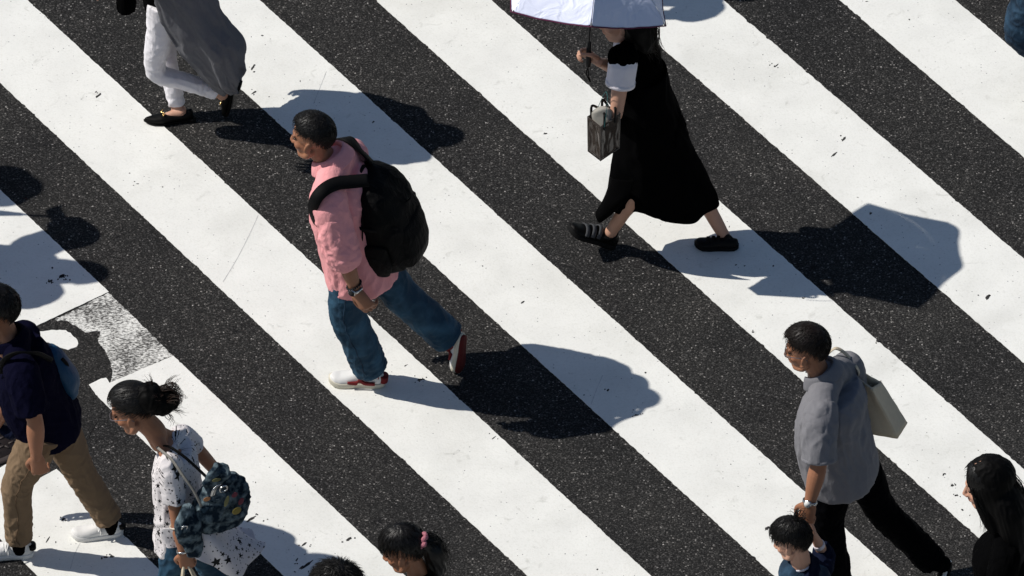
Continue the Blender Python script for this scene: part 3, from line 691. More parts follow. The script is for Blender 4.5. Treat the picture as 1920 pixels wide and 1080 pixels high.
            s.sleeveo[sd] = link('sleeve', me, m, s.shirto)
        return s.shirto
    def collar(s, m, r=0.066, h=0.04, drop=0.03, open_=35, tilt=0.25, parent=None, flare=0.02, th=0.004, up=0.0, name='collar'):
        k = s.k; c = s.J['neck'] + ZUP * up * k + s.F * 0.0; ax = nrm(ZUP + s.F * tilt)
        f = orth(s.F, ax); l = np.cross(ax, f)
        grid = []
        for q, (rr, u) in enumerate(((1.02, -0.02), (0.98, 0.015), (0.97, h), (1.06, h + 0.004), (1.12 + flare * 5, h - drop * 0.6), (1.18 + flare * 9, h - drop * 1.3))):
            row = []
            for i in range(41):
                a = math.radians(open_ + (360 - 2 * open_) * i / 40)
                x = c + (f * math.cos(a) * 1.1 + l * math.sin(a)) * r * k * rr + ax * (u * k - 0.02 * (1 + math.cos(a)) * 0.5)
                row.append(x)
            grid.append(row)
        g = Geo(); g.sheet(grid, th); return link(name, subdiv(g, 1), m, parent or s.root)
    def shoe(s, sd, m, sole=None, wide=1.0, high=1.0, soleh=0.022, pointed=0.0, heelblock=0, soleout=1.07, collar=0.034, low=1.0, vox=0.004):
        F, U, S, ln = s.ff[sd]; J = s.J; H = J['heel' + sd]; q = ln / 0.27
        T = [0, .03, .1, .22, .38, .52, .66, .8, .9, .96, 1.0]
        Wd = [.010, .022, .031, .034, .034, .037, .043, .045, .038, .026, .008]
        if pointed: Wd = [.010, .022, .029, .03, .029, .034, .039, .034, .022, .012, .003]
        Ht = [.045, .062, .07, .072, .074, .072, .06, .05, .044, .036, .022]
        if low < 1: Ht = [.045, .058, .058, .05, .045, .046, .044, .036, .028, .022, .014]
        g = Geo(); rings = []
        spring = lambda t: 0.016 * max(0, t - 0.72) ** 2 / 0.08 * q + (0.008 * max(0, 0.08 - t) / 0.08) * q
        for t, w, h in zip(T, Wd, Ht):
            r = []; off = -0.006 * math.sin(t * PI) * (1 if sd == 'L' else -1)
            for i in range(18):
                a = 2 * PI * i / 18; x, y = math.cos(a), math.sin(a)
                x = math.copysign(abs(x) ** 0.7, x); zz = (0.5 + 0.5 * math.copysign(abs(y) ** 0.8, y)) * h * high
                r.append(H + F * t * ln + S * (x * w * wide * (1 - 0.25 * max(y, 0)) + off) * q + U * (zz * q + spring(t) + 0.006))
            rings.append(r)
        g.loft(rings)
        A = H + F * 0.22 * ln
        if low >= 1: g.tube([A + U * 0.05 * q, J['an' + sd] - U * 0.01], [(0.034 * q, 0.044 * q), (collar * q, 0.043 * q)], side=S, cap='flat')
        me = remesh(g, vox, 3)
        o = link('shoe', me, m, s.root)
        if sole is not None:
            rr = []
            for t, w in zip(T, Wd):
                w = w * wide * soleout; off = -0.006 * math.sin(t * PI) * (1 if sd == 'L' else -1); r = []
                for x, zz in ((1, 0.1), (0.93, 0), (0, 0), (-0.93, 0), (-1, 0.1), (-1, 0.9), (-0.96, 1), (0, 1), (0.96, 1), (1, 0.9)):
                    r.append(H + F * ((t - 0.5) * 1.03 + 0.5) * ln + S * (x * w + off) * q + U * (zz * soleh * q + spring(t)))
                rr.append(r)
            g2 = Geo(); g2.loft(rr); so = link('sole', mesh(g2), sole, o)
            if heelblock: 
                g3 = Geo(); c = H + F * 0.04 * ln; g3.box(c - U * (heelblock / 2 - 0.012) , (F * 0.02, S * 0.024, U * (heelblock / 2)))
                link('heel', mesh(g3), sole, o)
        return o
    def glasses(s, m):
        g = Geo(); h = s.hp; z = s.hs
        for q in (1, -1):
            ring = [h(0.101 - 0.006 * abs(math.cos(a) * 0.024 + 0.033) / 0.05, (0.033 + 0.024 * math.cos(a)) * q, 0.0 + 0.018 * math.sin(a)) for a in np.linspace(0, 2 * PI, 17)]
            g.tube(ring, 0.0018 * z, seg=6, sub=1)
            g.tube([h(0.096, 0.057 * q, 0.006), h(0.07, 0.074 * q, 0.006), h(0.0, 0.083 * q, 0.004), h(-0.02, 0.082 * q, -0.01)], 0.002 * z, seg=6, sub=3)
        g.tube([h(0.1, 0.01, 0.004), h(0.103, 0, 0.006), h(0.1, -0.01, 0.004)], 0.0018 * z, seg=6, sub=2)
        o = link('glasses', mesh(g), m, s.root)
        for q in (1, -1):
            g = Geo(); g.ell(h(0.098, 0.033 * q, 0), (s.hF * 0.0012 * z, s.hL * 0.022 * z, s.hU * 0.0165 * z)); link('lens', mesh(g), GLASS, o)
    def watch(s, sd, strap, dial=True, fr=0.93, r=0.031, w=0.012, name='wristwatch', facem=None):
        J = s.J; a, b = J['el' + sd], J['wr' + sd]; t = nrm(b - a); c = a + (b - a) * fr; k = s.k
        x = orth(s.L if sd == 'L' else -s.L, t); y = np.cross(t, x); g = Geo()
        row = lambda o, rr: [c + t * o + (x * math.cos(i * PI / 12) + y * math.sin(i * PI / 12)) * rr for i in range(24)]
        g.loft([row(-w / 2, r * k), row(-w / 2, (r + 0.004) * k), row(w / 2, (r + 0.004) * k), row(w / 2, r * k)], caps=False)
        g.loft([row(w / 2, r * k * 0.99), row(-w / 2, r * k * 0.99)], caps=False)
        o = link(name, mesh(g), strap, s.root)
        if dial:
            g = Geo(); cc = c + (x * 0.9 + s.F * 0.3) * (r + 0.004) * k; n = nrm(x * 0.9 + s.F * 0.3)
            g.tube([cc - n * 0.004, cc + n * 0.005], 0.018, cap='flat', seg=20, sub=1); link('watch_case', mesh(g), STEEL, o)
            g = Geo(); g.tube([cc + n * 0.0045, cc + n * 0.007], 0.0145, cap='flat', seg=20, sub=1); link('watch_dial', mesh(g), facem or BLACKPLASTIC, o)
        return o
HAIR_MATT = mat('long_black_hair', (.003, .0027, .0026), .6, var=.4, vs=60, spec=.08)
FRAMEGREY = mat('grey_frame', (0.10, 0.09, 0.10), 0.4)
GLASS = mat('lens_glass', (0.16, 0.15, 0.15), 0.08, spec=0.6, bump=0)
GLASS.node_tree.nodes['Principled BSDF'].inputs['Alpha'].default_value = 0.35
# ================================================================ man in the pink shirt
PINK = mat('pink_cotton', (0.82, 0.35, 0.36), 0.85, var=0.08, vs=45, bump=0.12, bs=350, fold=0.22, fs=30, sheen=0.05)
DENIM = mat('blue_denim', (0.012, 0.046, 0.085), 0.85, vs=9, bump=0.25, bs=420, fold=0.2, fs=22, fade=(0.034, 0.10, 0.165))
DENIM_D = mat('dark_denim', (0.010, 0.028, 0.055), 0.85, vs=14, bump=0.25, bs=420, fold=0.25, fs=20, fade=(0.03, 0.075, 0.13))
WHITELEATHER = mat('white_leather', (0.72, 0.71, 0.69), 0.5, var=0.06, vs=30, bump=0.1, bs=150)
OFFWHITE = mat('offwhite_rubber', (0.62, 0.58, 0.47), 0.7, var=0.15, vs=35, bump=0.1)
MAROON = mat('maroon_suede', (0.16, 0.012, 0.014), 0.85, var=0.2, vs=40)
REDRUBBER = mat('dark_red_rubber', (0.10, 0.008, 0.008), 0.8, var=0.25, vs=60, bump=0.4, bs=120)
BLACKNYLON = mat('black_nylon', (0.0018, 0.0018, 0.002), 0.6, var=0.3, vs=60, bump=0.25, bs=400, fold=0.5, fs=16, spec=0.09)
BLACKWEB = mat('black_webbing', (0.0035, 0.0035, 0.0038), 0.7, var=0.3, vs=90, bump=0.4, bs=300, spec=0.12)
def make_pink():
    p = Person('man in a pink shirt and blue jeans striding with a black backpack on', 745, 712, 1.68, 'L', yaw=8, skin=SKIN_TAN, thick=1.0)
    p.set(shL=(614, 378, .2), shR=(660, 286, -.17), elL=(644, 478, .25), wrL=(668, 546, .26), elR=(660, 385, -.24), wrR=(640, 462, -.22),
          hipL=(658, 466, .09), hipR=(674, 424, -.09), knL=(651, 585, .08), knR=(745, 545, -.08), neck=(618, 300, 0))
    p.foot('L', (721, 722), (618, 717)); p.foot('R', (869, 628, -.08), (861, 699), ref=(-1, .75, 0.15))
    p.head(px=(586, 256, 0.0), yaw=20, pitch=4, size=.95)
    p.hand['L'] = dict(curl=0.75, thumb=p.F + V(0, .2, -.2), palm=V(0.5, 1, 0), dir=V(0.08, -0.05, -0.11), tcurl=.3)
    def sneaker_side(): pass
    p.body()
    p.hair(HAIR, line=((0, 36), (35, 30), (60, 16), (72, 10), (95, 9), (112, -10), (140, -36), (180, -44)), thick=0.013, n=2600, ln=0.016, lift=0.16, streak=0.003)
    p.trousers(DENIM, hip=.092, belly=.085, waist=.03, thigh=0.09, knee=0.083, ankle=0.08, end=.98, amp=0.010, name='jeans', seed=3)
    # the shirt
    rings = [(-.56, .0, .205, .172), (-.5, .0, .205, .172), (-.2, .0, .198, .165), (.1, .01, .19, .155), (.45, .02, .19, .15), (.75, .01, .185, .145), (.95, 0, .16, .115), (1.05, 0, .12, .09)]
    sm = (p.J['shL'] + p.J['shR']) / 2; hm = (p.J['hipL'] + p.J['hipR']) / 2
    p.shirt(PINK, rings, sleeves=(1.1, 1.1), sr=(0.083, 0.08, 0.066), seed=4, amp=0.008, rise=0.02, yoke=0.068,
            folds=((V(.1, 0, 1), 2, 18, .009, p.at(620, 520, .2), (.25, .25, .14), 23), (V(.5, 0, 1), 2, 16, .009, p.at(690, 520, .1), (.2, .25, .14), 24)),
            sfolds=((V(-.35, 0, 1), 2.5, 20, .009, p.at(612, 430, .25), (.14, .2, .14), 21), (V(-.8, 0, .6), 3, 26, .008, p.at(634, 465, .25), (.12, .14, .09), 22)))
    for sd in 'LR': p.legseam(sd, DENIM_D)
    # rolled cuff of the near sleeve, collar
    a, b = p.J['elL'], p.J['wrL']; t = nrm(b - a); e = a + (b - a) * 0.1; g = Geo()
    g.tube([e - t * 0.03, e - t * 0.005, e + t * 0.022], [0.071, 0.077, 0.073], seg=20, cap='flat'); me = remesh(g, .005, 3); fold(me, orth(p.L, t) + t * .3, 5, 26, .008, e, .12, 31); link('rolled_cuff', me, PINK, p.root)
    p.collar(PINK, r=0.07, h=0.038, drop=0.05, open_=30, tilt=0.4, up=0.02, parent=p.shirto, flare=0.035, th=.006)
    for sd in 'LR':
        o = p.shoe(sd, WHITELEATHER, OFFWHITE, soleh=0.028, soleout=1.1, wide=1.05)
        F, U, S, ln = p.ff[sd]; H = p.J['heel' + sd]
        for q in (1, -1):
            g = Geo(); 
            pts = [(0.66, .038), (0.5, .036), (0.45, .052), (0.34, .038), (0.16, .036)]
            g.ribbon([H + F * x * ln + S * q * (0.0425 if x < .6 else .0465) * ln / .27 + U * z for x, z in pts], U, [.010, .018, .018, .018, .014], .009, sub=4); link('side_stripe', mesh(g), MAROON, o)
        g = Geo(); g.tube([H + F * 0.02 * ln + U * 0.03, H + F * 0.0 * ln + U * 0.06], [(0.03, 0.022), (0.026, 0.02)], side=S, cap='flat'); g.ribbon([H + F * .1 * ln + S * q2 * .036 + U * .072 for q2 in (1, 0.6)], U, .02, .004); link('heel_tab', mesh(g), MAROON, o)
        if sd == 'L':
            g = Geo(); g.tube([p.J['anL'] - U * .05 + F * 0.005, p.J['anL'] + U * 0.03], [0.036, 0.039], seg=16); link('sock', mesh(g), WHITELEATHER, o)
        else:
            g = Geo(); g.loft([[H + F * ((t_ - .5) * 1.0 + .5) * ln + S * x * w_ * 1.1 * ln / .27 - U * z for x, z in ((1, -.008), (-1, -.008), (-1, .004), (1, .004))] for t_, w_ in zip([.01, .05, .1, .22, .38, .52, .66, .8, .9, .96, .99], [.010, .024, .031, .034, .034, .037, .043, .045, .038, .026, .01])]); link('outsole', mesh(g), REDRUBBER, o)
    p.watch('L', STEEL, fr=0.93, r=0.031)
    # bead bracelet and band beside the watch
    a, b = p.J['elL'], p.J['wrL']; t = nrm(b - a); c = a + (b - a) * 0.82; x = orth(p.L, t); y = np.cross(t, x); g = Geo()
    for i in range(18): g.ell(c + (x * math.cos(i * PI / 9) + y * math.sin(i * PI / 9)) * .034 + t * .006 * math.sin(i * PI / 9), np.eye(3) * .0058, 8, 6)
    link('bead_bracelet', mesh(g), BLACKPLASTIC, p.root)
    # ---- the backpack
    K = lambda px, py, d: p.at(px, py, d)
    r = root('backpack', K(735, 430, .05), 'bulky black backpack on the back of the man in the pink shirt', 'backpack')
    bot, top = K(720, 476, .0), K(688, 332, .0); ax = nrm(top - bot); wv = orth(p.J['shL'] - p.J['shR'] + V(-.03, 0, 0), ax); bk = np.cross(ax, wv); bk = bk if bk[0] > 0 else -bk
    h = np.linalg.norm(top - bot); c0 = (bot + top) / 2
    B = lambda u, w_, b_: c0 + ax * u * h + wv * w_ + bk * b_
    g = Geo(); rings = []
    for u, hw, hd, off in ((-.54, .09, .06, .02), (-.52, .125, .095, .02), (-.46, .15, .125, .03), (-.3, .162, .148, .04), (-.05, .165, .15, .04), (.2, .16, .135, .03), (.38, .145, .11, .015), (.48, .12, .085, .0), (.53, .08, .05, -.01)):
        rings.append([B(u, hw * math.copysign(abs(math.cos(a)) ** .65, math.cos(a)), off + hd * math.copysign(abs(math.sin(a)) ** .65, math.sin(a))) for a in np.linspace(0, 2 * PI, 32, endpoint=False)])
    g.loft(rings); me = remesh(g, .007, 4); lump(me, 9, .012, 1); fold(me, ax + wv * .4, 3, 11, .008, None, None, 7); link('bag_body', me, BLACKNYLON, r)
    g = Geo(); rings = []
    for u, hw, hd in ((-.44, .09, .02), (-.42, .115, .045), (-.3, .125, .055), (-.1, .12, .05), (0.02, .11, .03), (.05, .09, .015)):
        rings.append([B(u, hw * math.cos(a), .165 + hd * math.sin(a)) for a in np.linspace(0, 2 * PI, 24, endpoint=False)])
    g.loft(rings); me = remesh(g, .006, 3); lump(me, 12, .006, 2); link('front_pocket', me, BLACKNYLON, r)
    for q in (1, -1):
        g = Geo(); g.tube([B(-.45, .15 * q, .03), B(-.3, .165 * q, .04), B(-.1, .168 * q, .04)], [(.02, .06), (.024, .075), (.016, .07)], side=wv); me = remesh(g, .006, 3); lump(me, 14, .005, 3 + q); link('side_pocket', me, BLACKNYLON, r)
        # compression strap, zip line
        g = Geo(); g.ribbon([B(.18, .1 * q, -.09), B(.16, .165 * q, -.02), B(.13, .17 * q, .06), B(.1, .12 * q, .16)], ax, .018, .003); link('side_strap', mesh(g), BLACKWEB, r)
        g = Geo(); g.ribbon([B(-.3, .172 * q, -.05), B(.0, .178 * q, .0), B(.3, .16 * q, .02), B(.44, .1 * q, .02)], bk, .007, .003); link('zip', mesh(g), BLACKWEB, r)
    g = Geo(); g.ribbon([B(.2, -.01, .16), B(.27, -.015, .19), B(.33, -.02, .185), B(.38, -.02, .175)], wv, .014, .003); link('zip_pull_loop', mesh(g), BLACKWEB, r)
    g = Geo(); g.tube([B(.5, .05, -.03), B(.58, .03, -.02), B(.58, -.03, -.02), B(.5, -.05, -.03)], .009, seg=8); link('grab_handle', mesh(g), BLACKWEB, r)
    # shoulder straps follow the shirt
    for q, pts in ((1, [(690, 338, .12), (656, 341, .15), (628, 345, .185), (605, 358, .235), (590, 378, .25), (587, 402, .2), (600, 436, .1), (628, 470, .08), (668, 476, .06)]), (-1, [(704, 312, -.08), (678, 284, -.1), (655, 262, -.12), (636, 262, -.17), (625, 290, -.2), (630, 360, -.24)])):
        P = [K(*x) for x in pts]
        w2 = []
        for i in range(len(P)):
            t = nrm(P[min(i + 1, len(P) - 1)] - P[max(i - 1, 0)]); out = nrm(P[i] - (c0 * 0 + (p.J['shL'] if q > 0 else p.J['shR']) * .5 + p.J['neck'] * .0 + sm * .5) + ZUP * .0); w2.append(nrm(np.cross(t, out)))
        wd = [.06, .062, .062, .06, .056, .045, .03, .024, .024] if q > 0 else [.075, .072, .07, .065, .06, .03]
        g = Geo(); g.ribbon(P, w2, wd, .008, sub=6); link('shoulder_strap', mesh(g), BLACKWEB, r)
    return p
pink = make_pink()
# ================================================================ woman in the long grey cardigan (upper body beyond the frame)
WHITEJEAN = mat('white_denim', (0.80, 0.78, 0.81), 0.85, var=0.05, vs=20, bump=0.15, bs=380, fold=0.22, fs=20)
GREYKNIT = mat('grey_knit', (0.15, 0.15, 0.162), 0.95, var=0.1, vs=60, bump=0.5, bs=320, fold=0.4, fs=12, spec=0.04)
BLACKCLOTH = mat('black_cloth', (0.0018, 0.0018, 0.002), 0.95, var=0.2, vs=30, bump=0.15, bs=350, fold=0.4, fs=14, spec=0.02)
BLACKLEATHER = mat('black_leather', (0.0035, 0.0033, 0.003), 0.5, var=0.3, vs=50, bump=0.15, bs=200, spec=0.14)
GOLD = mat('gold_metal', (0.75, 0.5, 0.2), 0.25, metal=1.0)
def make_cardigan():
    p = Person('woman in white jeans and a long grey cardigan stepping in black pointed flats', 345, 226, 1.62, 'R', yaw=4, skin=SKIN_FAIR, thick=0.86)
    p.foot('R', (362, 222), (271, 231)); p.foot('L', (443, 158, .05), (430, 220), ref=(-1, .25, .1))
    p.set(hipL=(308, 0, .08), hipR=(318, -36, -.08), knL=(292, 134, .06), knR=(312, 105, -.07), anL=(416, 176, .04), anR=(333, 203, -.03),
          shL=(316, -82, .16), shR=(312, -162, -.16), neck=(304, -142, 0), elL=(272, -40, .22), wrL=(222, -30, .25), elR=(340, -95, -.24), wrR=(350, -40, -.26))
    p.head(px=(288, -176, 0), pitch=8, size=.95)
    p.body(); p.hair(HAIR, thick=0.02, ln=.05, lift=.1)
    p.trousers(WHITEJEAN, hip=.1, thigh=.079, knee=.056, ankle=.045, end=.92, amp=.0055, name='jeans', seed=5, vox=.005)
    for sd in 'LR':
        k = p.J['kn' + sd]
        for i in range(3): fold(p.trouso.data, V(0, 1, .1), 3, 30, 0.0, k, .1)
    # cropped black top and its wide sleeve
    p.shirt(BLACKCLOTH, [(-.2, .0, .17, .13), (.0, 0.01, .165, .125), (.4, .02, .15, .115), (.8, .01, .165, .12), (1.02, 0, .13, .09)], sleeves=(.9, .9), seed=2, name='blouse')
    g = Geo(); a, b = p.J['elL'], p.J['wrL']; g.tube([a, a * .5 + b * .5, p.at(238, -10, .27), p.at(237, 14, .27)], [(.06, .06), (.07, .06), (.048, .05), (.046, .06)], side=p.F, seg=18, cap='flat')
    me = remesh(g, .006, 3); fold(me, V(0, 0, 1), 2, 22, .008, None, None, 4); link('wide_sleeve', me, BLACKCLOTH, p.root)
    # cardigan: an open sheet round the back from front edge to front edge
    rows = []
    prof = [  # (near front edge, near flank, back, far flank, far front edge)
        ((292, -112, .14), (322, -108, .19), (346, -148, .0), (328, -190, -.18), (294, -178, -.13)),
        ((282, -62, .16), (336, -52, .23), (368, -92, .0), (340, -128, -.22), (298, -115, -.16)),
        ((291, -12, .17), (352, -8, .22), (392, -40, .0), (360, -70, -.24), (318, -60, -.16)),
        ((306, 40, .16), (372, 46, .22), (418, 36, .02), (390, 10, -.24), (345, 5, -.16)),
        ((330, 84, .15), (398, 98, .24), (440, 76, .04), (420, 50, -.22), (378, 45, -.15)),
        ((360, 122, .14), (410, 134, .22), (450, 106, .06), (440, 82, -.18), (405, 85, -.13)),
        ((392, 154, .12), (420, 160, .2), (446, 142, .06), (440, 120, -.12), (420, 120, -.1)),
        ((420, 178, .09), (432, 172, .13), (439, 166, .06), (438, 150, -.06), (430, 148, -.06))]
    for pr in prof: rows.append(spline([p.at(*x) for x in pr], 9))
    rows = np.array(rows); cols = [spline(rows[:, j], 9) for j in range(rows.shape[1])]; grid = np.stack(cols, 1)
    ni, nj = grid.shape[:2]
    di, dj = np.gradient(grid, axis=0), np.gradient(grid, axis=1); n = np.cross(di, dj); n /= np.linalg.norm(n, axis=2)[..., None] + 1e-9
    I, J_ = np.meshgrid(np.linspace(0, 1, ni), np.linspace(0, 1, nj), indexing='ij')
    wv = perlin(np.stack([J_.ravel() * 9, I.ravel() * 1.2, J_.ravel() * 0 + .3], 1)).reshape(ni, nj)
    wv = wv + .6 * np.sin(J_ * 19 + I * 2.5) + .35 * np.sin(J_ * 41 + 2 + 4 * I)
    grid = grid + n * (wv * .034 * (0.25 + I) * np.sin(np.pi * np.clip(J_, .02, .98)))[..., None]
    g = Geo(); g.sheet(grid, .007); me = subdiv(g, 2); fold(me, V(.45, 0, -1), 1.0, 13, .016, None, None, 5, .3); fold(me, V(.6, 0, -1), 1.5, 26, .007, None, None, 8, .3); link('cardigan', me, GREYKNIT, p.root)
    g = Geo(); e = [grid[i, 0] for i in range(0, ni, 3)]; g.tube(e, .008, seg=8, sub=2); e = [grid[-1, j] for j in range(0, nj, 2)]; g.tube(e, .006, seg=8, sub=2); link('cardigan_band', mesh(g), GREYKNIT, p.root)
    for sd in 'LR':
        o = p.shoe(sd, BLACKLEATHER, BLACKLEATHER, pointed=1, soleh=.012, low=.5, heelblock=.036, soleout=1.02)
        F, U, S, ln = p.ff[sd]; H = p.J['heel' + sd]; g = Geo(); c = H + F * ln * .62 + U * .052
        g.tube([c - S * .02, c - S * .006 + F * .006, c + S * .006 - F * .006, c + S * .02], .0038, seg=8); link('buckle', mesh(g), GOLD, o)
    return p
make_cardigan()
# ================================================================ woman under the white umbrella
BLACKDRESS = mat('black_dress_cloth', (0.0016, 0.0016, 0.0018), 0.95, var=0.2, vs=30, bump=0.1, bs=350, spec=0.015)
LILACWHITE = mat('white_cotton', (0.74, 0.70, 0.74), 0.85, var=0.05, vs=30, bump=0.1, bs=350, fold=0.2)
PATENT = mat('bronze_patent_leather', (0.034, 0.024, 0.018), 0.2, var=0.05, vs=8, bump=0.02, bs=40, fold=0.25, fs=5, spec=0.5, coat=0.3)
SCARF = mat('grey_beige_scarf', (0.32, 0.305, 0.27), 0.9, var=0.1, vs=40, bump=0.2, bs=300)
TEAL = mat('teal_cord', (0.02, 0.12, 0.12), 0.6)
NYLONWHITE = mat('white_umbrella_nylon', (0.74, 0.775, 0.93), 0.6, var=0.02, vs=8, bump=0.05, bs=300, fold=0.6, fs=7)
PLUMTRIM = mat('plum_trim', (0.10, 0.012, 0.05), 0.7)
VELCRO = mat('grey_strap', (0.055, 0.057, 0.062), 0.7, var=0.2, vs=80)
BLACKRUBBER = mat('black_rubber', (0.006, 0.006, 0.006), 0.8, var=0.3, vs=50, bump=0.3, spec=0.15)
def strands(m, name, parent, specs, wr=.0014):
    """specs: list of (guide points, radius of the lock, count, flyaway)"""
    g = Geo(); rng = np.random.default_rng(5)
    for pts, rad, n, fly in specs:
        P = spline(pts, 5); R = np.interp(np.linspace(0, 1, len(P)), np.linspace(0, 1, len(rad)), rad)
        for i in range(n):
            o = rng.normal(size=3); o = o / np.linalg.norm(o) * (0.75 + .4 * rng.random()); t0 = rng.random() * .5 * (rng.random() < .6); ph = rng.random() * 9
            k0 = int(t0 * len(P)); Q = []; drift = rng.normal(size=3) * fly
            for k in range(k0, len(P)):
                u = (k - k0) / max(1, len(P) - k0); Q.append(P[k] + o * R[k] + drift * u * u + .25 * fly * np.array([math.sin(ph + k * .9), math.cos(ph * 2 + k * .8), math.sin(ph * 3 + k)]))
            if len(Q) < 3: continue
            g.tube(Q, [wr * (1.25 - k / len(Q)) for k in range(len(Q))], seg=3, sub=1, cap='flat')
    return link(name, mesh(g), m, parent)
def make_umbrella_woman():
    p = Person('woman in a long black dress and white sleeves walking under a white umbrella', 1232, 464, 1.55, 'L', yaw=2, skin=SKIN_FAIR, thick=0.94)
    p.foot('L', (1149, 464), (1062, 434, .06)); p.foot('R', (1384, 465), (1303, 461))
    p.set(anL=(1146, 434, .03), kn_=(0, 0, 0)); p.J.pop('kn_')
    p.set(anR=(1357, 441, -.03), knL=(1198, 342, .09), knR=(1292, 340, -.06), hipL=(1222, 250, .09), hipR=(1238, 208, -.09), shL=(1168, 118, .17), shR=(1206, 40, -.16),
          neck=(1176, 66, .0), elL=(1156, 210, .22), wrL=(1146, 226, -.03), elR=(1160, 128, -.2), wrR=(1122, 116, -.02))
    p.head(px=(1166, 33, .0), pitch=6)
    p.hand['R'] = dict(curl=1.15, dir=V(-.5, .25, .28), thumb=V(-.3, 0, 1), palm=V(-.3, -1, 0), tcurl=.9)
    p.body(legk=.95, footk=.62)
    p.hair(HAIR_BROWN, thick=.018, ln=.05, lift=.05, bulk=lambda d: .02 * np.clip(-d[:, 0], 0, 1))
    B = [p.hp(-.08, .0, .02), p.at(1205, 50, .05), p.at(1214, 72, .05), p.at(1222, 96, .04)]
    g = Geo(); g.tube([p.hp(-.04, 0, .02), p.at(1196, 40, .03), p.at(1202, 70, .03), p.at(1212, 98, .02)], [.088, .085, .072, .03], seg=18); me = remesh(g, .006, 2); fold(me, V(.3, 0, -1), 3, 25, .012, None, None, 3); link('long_hair', me, HAIR_MATT, p.root)
    strands(HAIR_BROWN, 'loose_hair', p.hairo, [([p.hp(-.05, .03, .03), p.at(1208, 45, .04), p.at(1214, 72, .04), p.at(1224, 100, .03)], [.065, .06, .05, .03], 170, .018)])
    # dress with a slit at the near knee: lofted rings of a flared skirt
    g = Geo(); p.torso(g, [(-.15, 0, .18, .145), (.1, .01, .175, .14), (.45, .02, .155, .125), (.75, .01, .165, .12), (.98, 0, .15, .09), (1.04, 0, .12, .07)]); p.yoke(g, .044, .006)
    g.tube([p.J['shL'] + p.L * .01, p.J['shL'] + (p.J['elL'] - p.J['shL']) * .02], [.04, .04], seg=20)
    for q_, c_ in ((1, 'shL'), (-1, 'shR')): g.ell(p.J[c_] + ZUP * .024 - p.L * .012 * q_, (p.F * .07, p.L * .066, ZUP * .06)); me = remesh(g, .006, 4); fold(me, V(.1, 0, 1), 2, 12, .006, None, None, 2); bod = link('dress_bodice', me, BLACKDRESS, p.root)
    prof = [  # pixel outline of the skirt by level: left, right edge, y and depth radius
        (1160, 1250, 130, .14), (1160, 1262, 180, .15), (1159, 1278, 228, .16), (1156, 1294, 268, .16), (1150, 1309, 302, .16), (1144, 1326, 333, .15), (1140, 1340, 358, .135), (1139, 1346, 376, .12)]
    rows = []
    for i, (xl, xr, y, dr) in enumerate(prof):
        ym = y
        a, b = p.at(xl, ym, .0), p.at(xr, ym, .0); c = (a + b) / 2; hw = abs(b[0] - a[0]) / 2; row = []
        u = i / (len(prof) - 1)
        for k in range(72):
            th = 2 * PI * k / 72; x, yy = math.cos(th), math.sin(th)
            wob = 1 + u * .09 * math.sin(7 * th + 1.0) + u * .04 * math.sin(13 * th + 2)
            q = c + V(hw * x * (1 + .25 * (wob - 1)), -dr * yy * wob, 0)
            # the hem dips between the legs and lifts over the front knee
            if u > .6:
                lift = (u - .6) / .4
                q[2] += lift * (.045 * math.exp(-((x + .35) / .3) ** 2) - .03 * math.exp(-((x - .35) / .35) ** 2) + .04 * max(0, -yy) - .02)
            row.append(q)
        rows.append(row)
    rows = np.array(rows); grid = np.stack([spline(rows[:, j], 5) for j in range(72)], 1)
    # slit: the near front of the hem is turned up
    g = Geo(); g.sheet(grid, .005, closed=True); me = subdiv(g, 1)
    
    fold(me, V(.1, 0, 1), 1.5, 8, .012, None, None, 9); link('dress_skirt', me, BLACKDRESS, p.root)
    fl = [[(1146, 330, .0), (1150, 335, .12), (1170, 338, .17), (1190, 338, .19)], [(1138, 358, .0), (1142, 362, .12), (1164, 362, .17), (1184, 358, .19)], [(1128, 380, .0), (1132, 386, .12), (1152, 384, .17), (1176, 374, .18)], [(1117, 398, .0), (1121, 408, .09), (1140, 402, .14), (1162, 388, .16)], [(1119, 408, .0), (1124, 418, .07), (1134, 412, .1), (1146, 402, .12)]]
    F_ = np.array([spline([p.at(*x) for x in r_], 4) for r_ in fl]); gr = np.stack([spline(F_[:, j], 4) for j in range(F_.shape[1])], 1)
    g = Geo(); g.sheet(gr, .005); link('dress_flap', subdiv(g, 1), BLACKDRESS, p.root)
    for sd in 'LR':
        g = Geo(); J = p.J; a, b = J['sh' + sd], J['el' + sd]; t = nrm(b - a)
        g.tube([a, a + (b - a) * .25, a + (b - a) * .42], [.066, .067, .066], seg=20, cap='flat'); g.ell(a + V(0, 0, -.004), np.eye(3) * .064); me = remesh(g, .005, 3); fold(me, t, 3, 20, .006, None, None, 4); sl = link('sleeve', me, LILACWHITE, p.root)
        g = Geo(); g.tube([a + (b - a) * .36, a + (b - a) * .44], .069, seg=24, cap='flat', sub=2); link('sleeve_cuff', mesh(g), LILACWHITE, sl)
    p.collar(LILACWHITE, r=.062, h=.03, drop=.03, open_=30, up=.0)
    for sd in 'LR':
        o = p.shoe(sd, BLACKLEATHER, BLACKRUBBER, soleh=.024, wide=1.08, collar=.032, high=.92)
        F, U, S, ln = p.ff[sd]; H = p.J['heel' + sd]; q = ln / .27
        for i, t_ in enumerate((.46, .58, .70)):
            hgt = (.074, .064, .052)[i]; wd = (.038, .042, .046)[i]
            g = Geo(); g.ribbon([H + F * t_ * ln + (S * math.cos(a) * wd + U * (math.sin(a) * (hgt - .012) + .024)) * q for a in np.linspace(.25, PI - .25, 9)], F, .02 * q, .005, sub=2); link('shoe_strap', mesh(g), VELCRO if sd == 'L' else BLACKRUBBER, o)
    # ---- shoulder-style shopper hanging from her forearm
    A = p.at
    r = root('handbag', A(1130, 296, .26), 'shiny bronze box handbag hanging from the forearm of the woman in black', 'handbag')
    d = .25
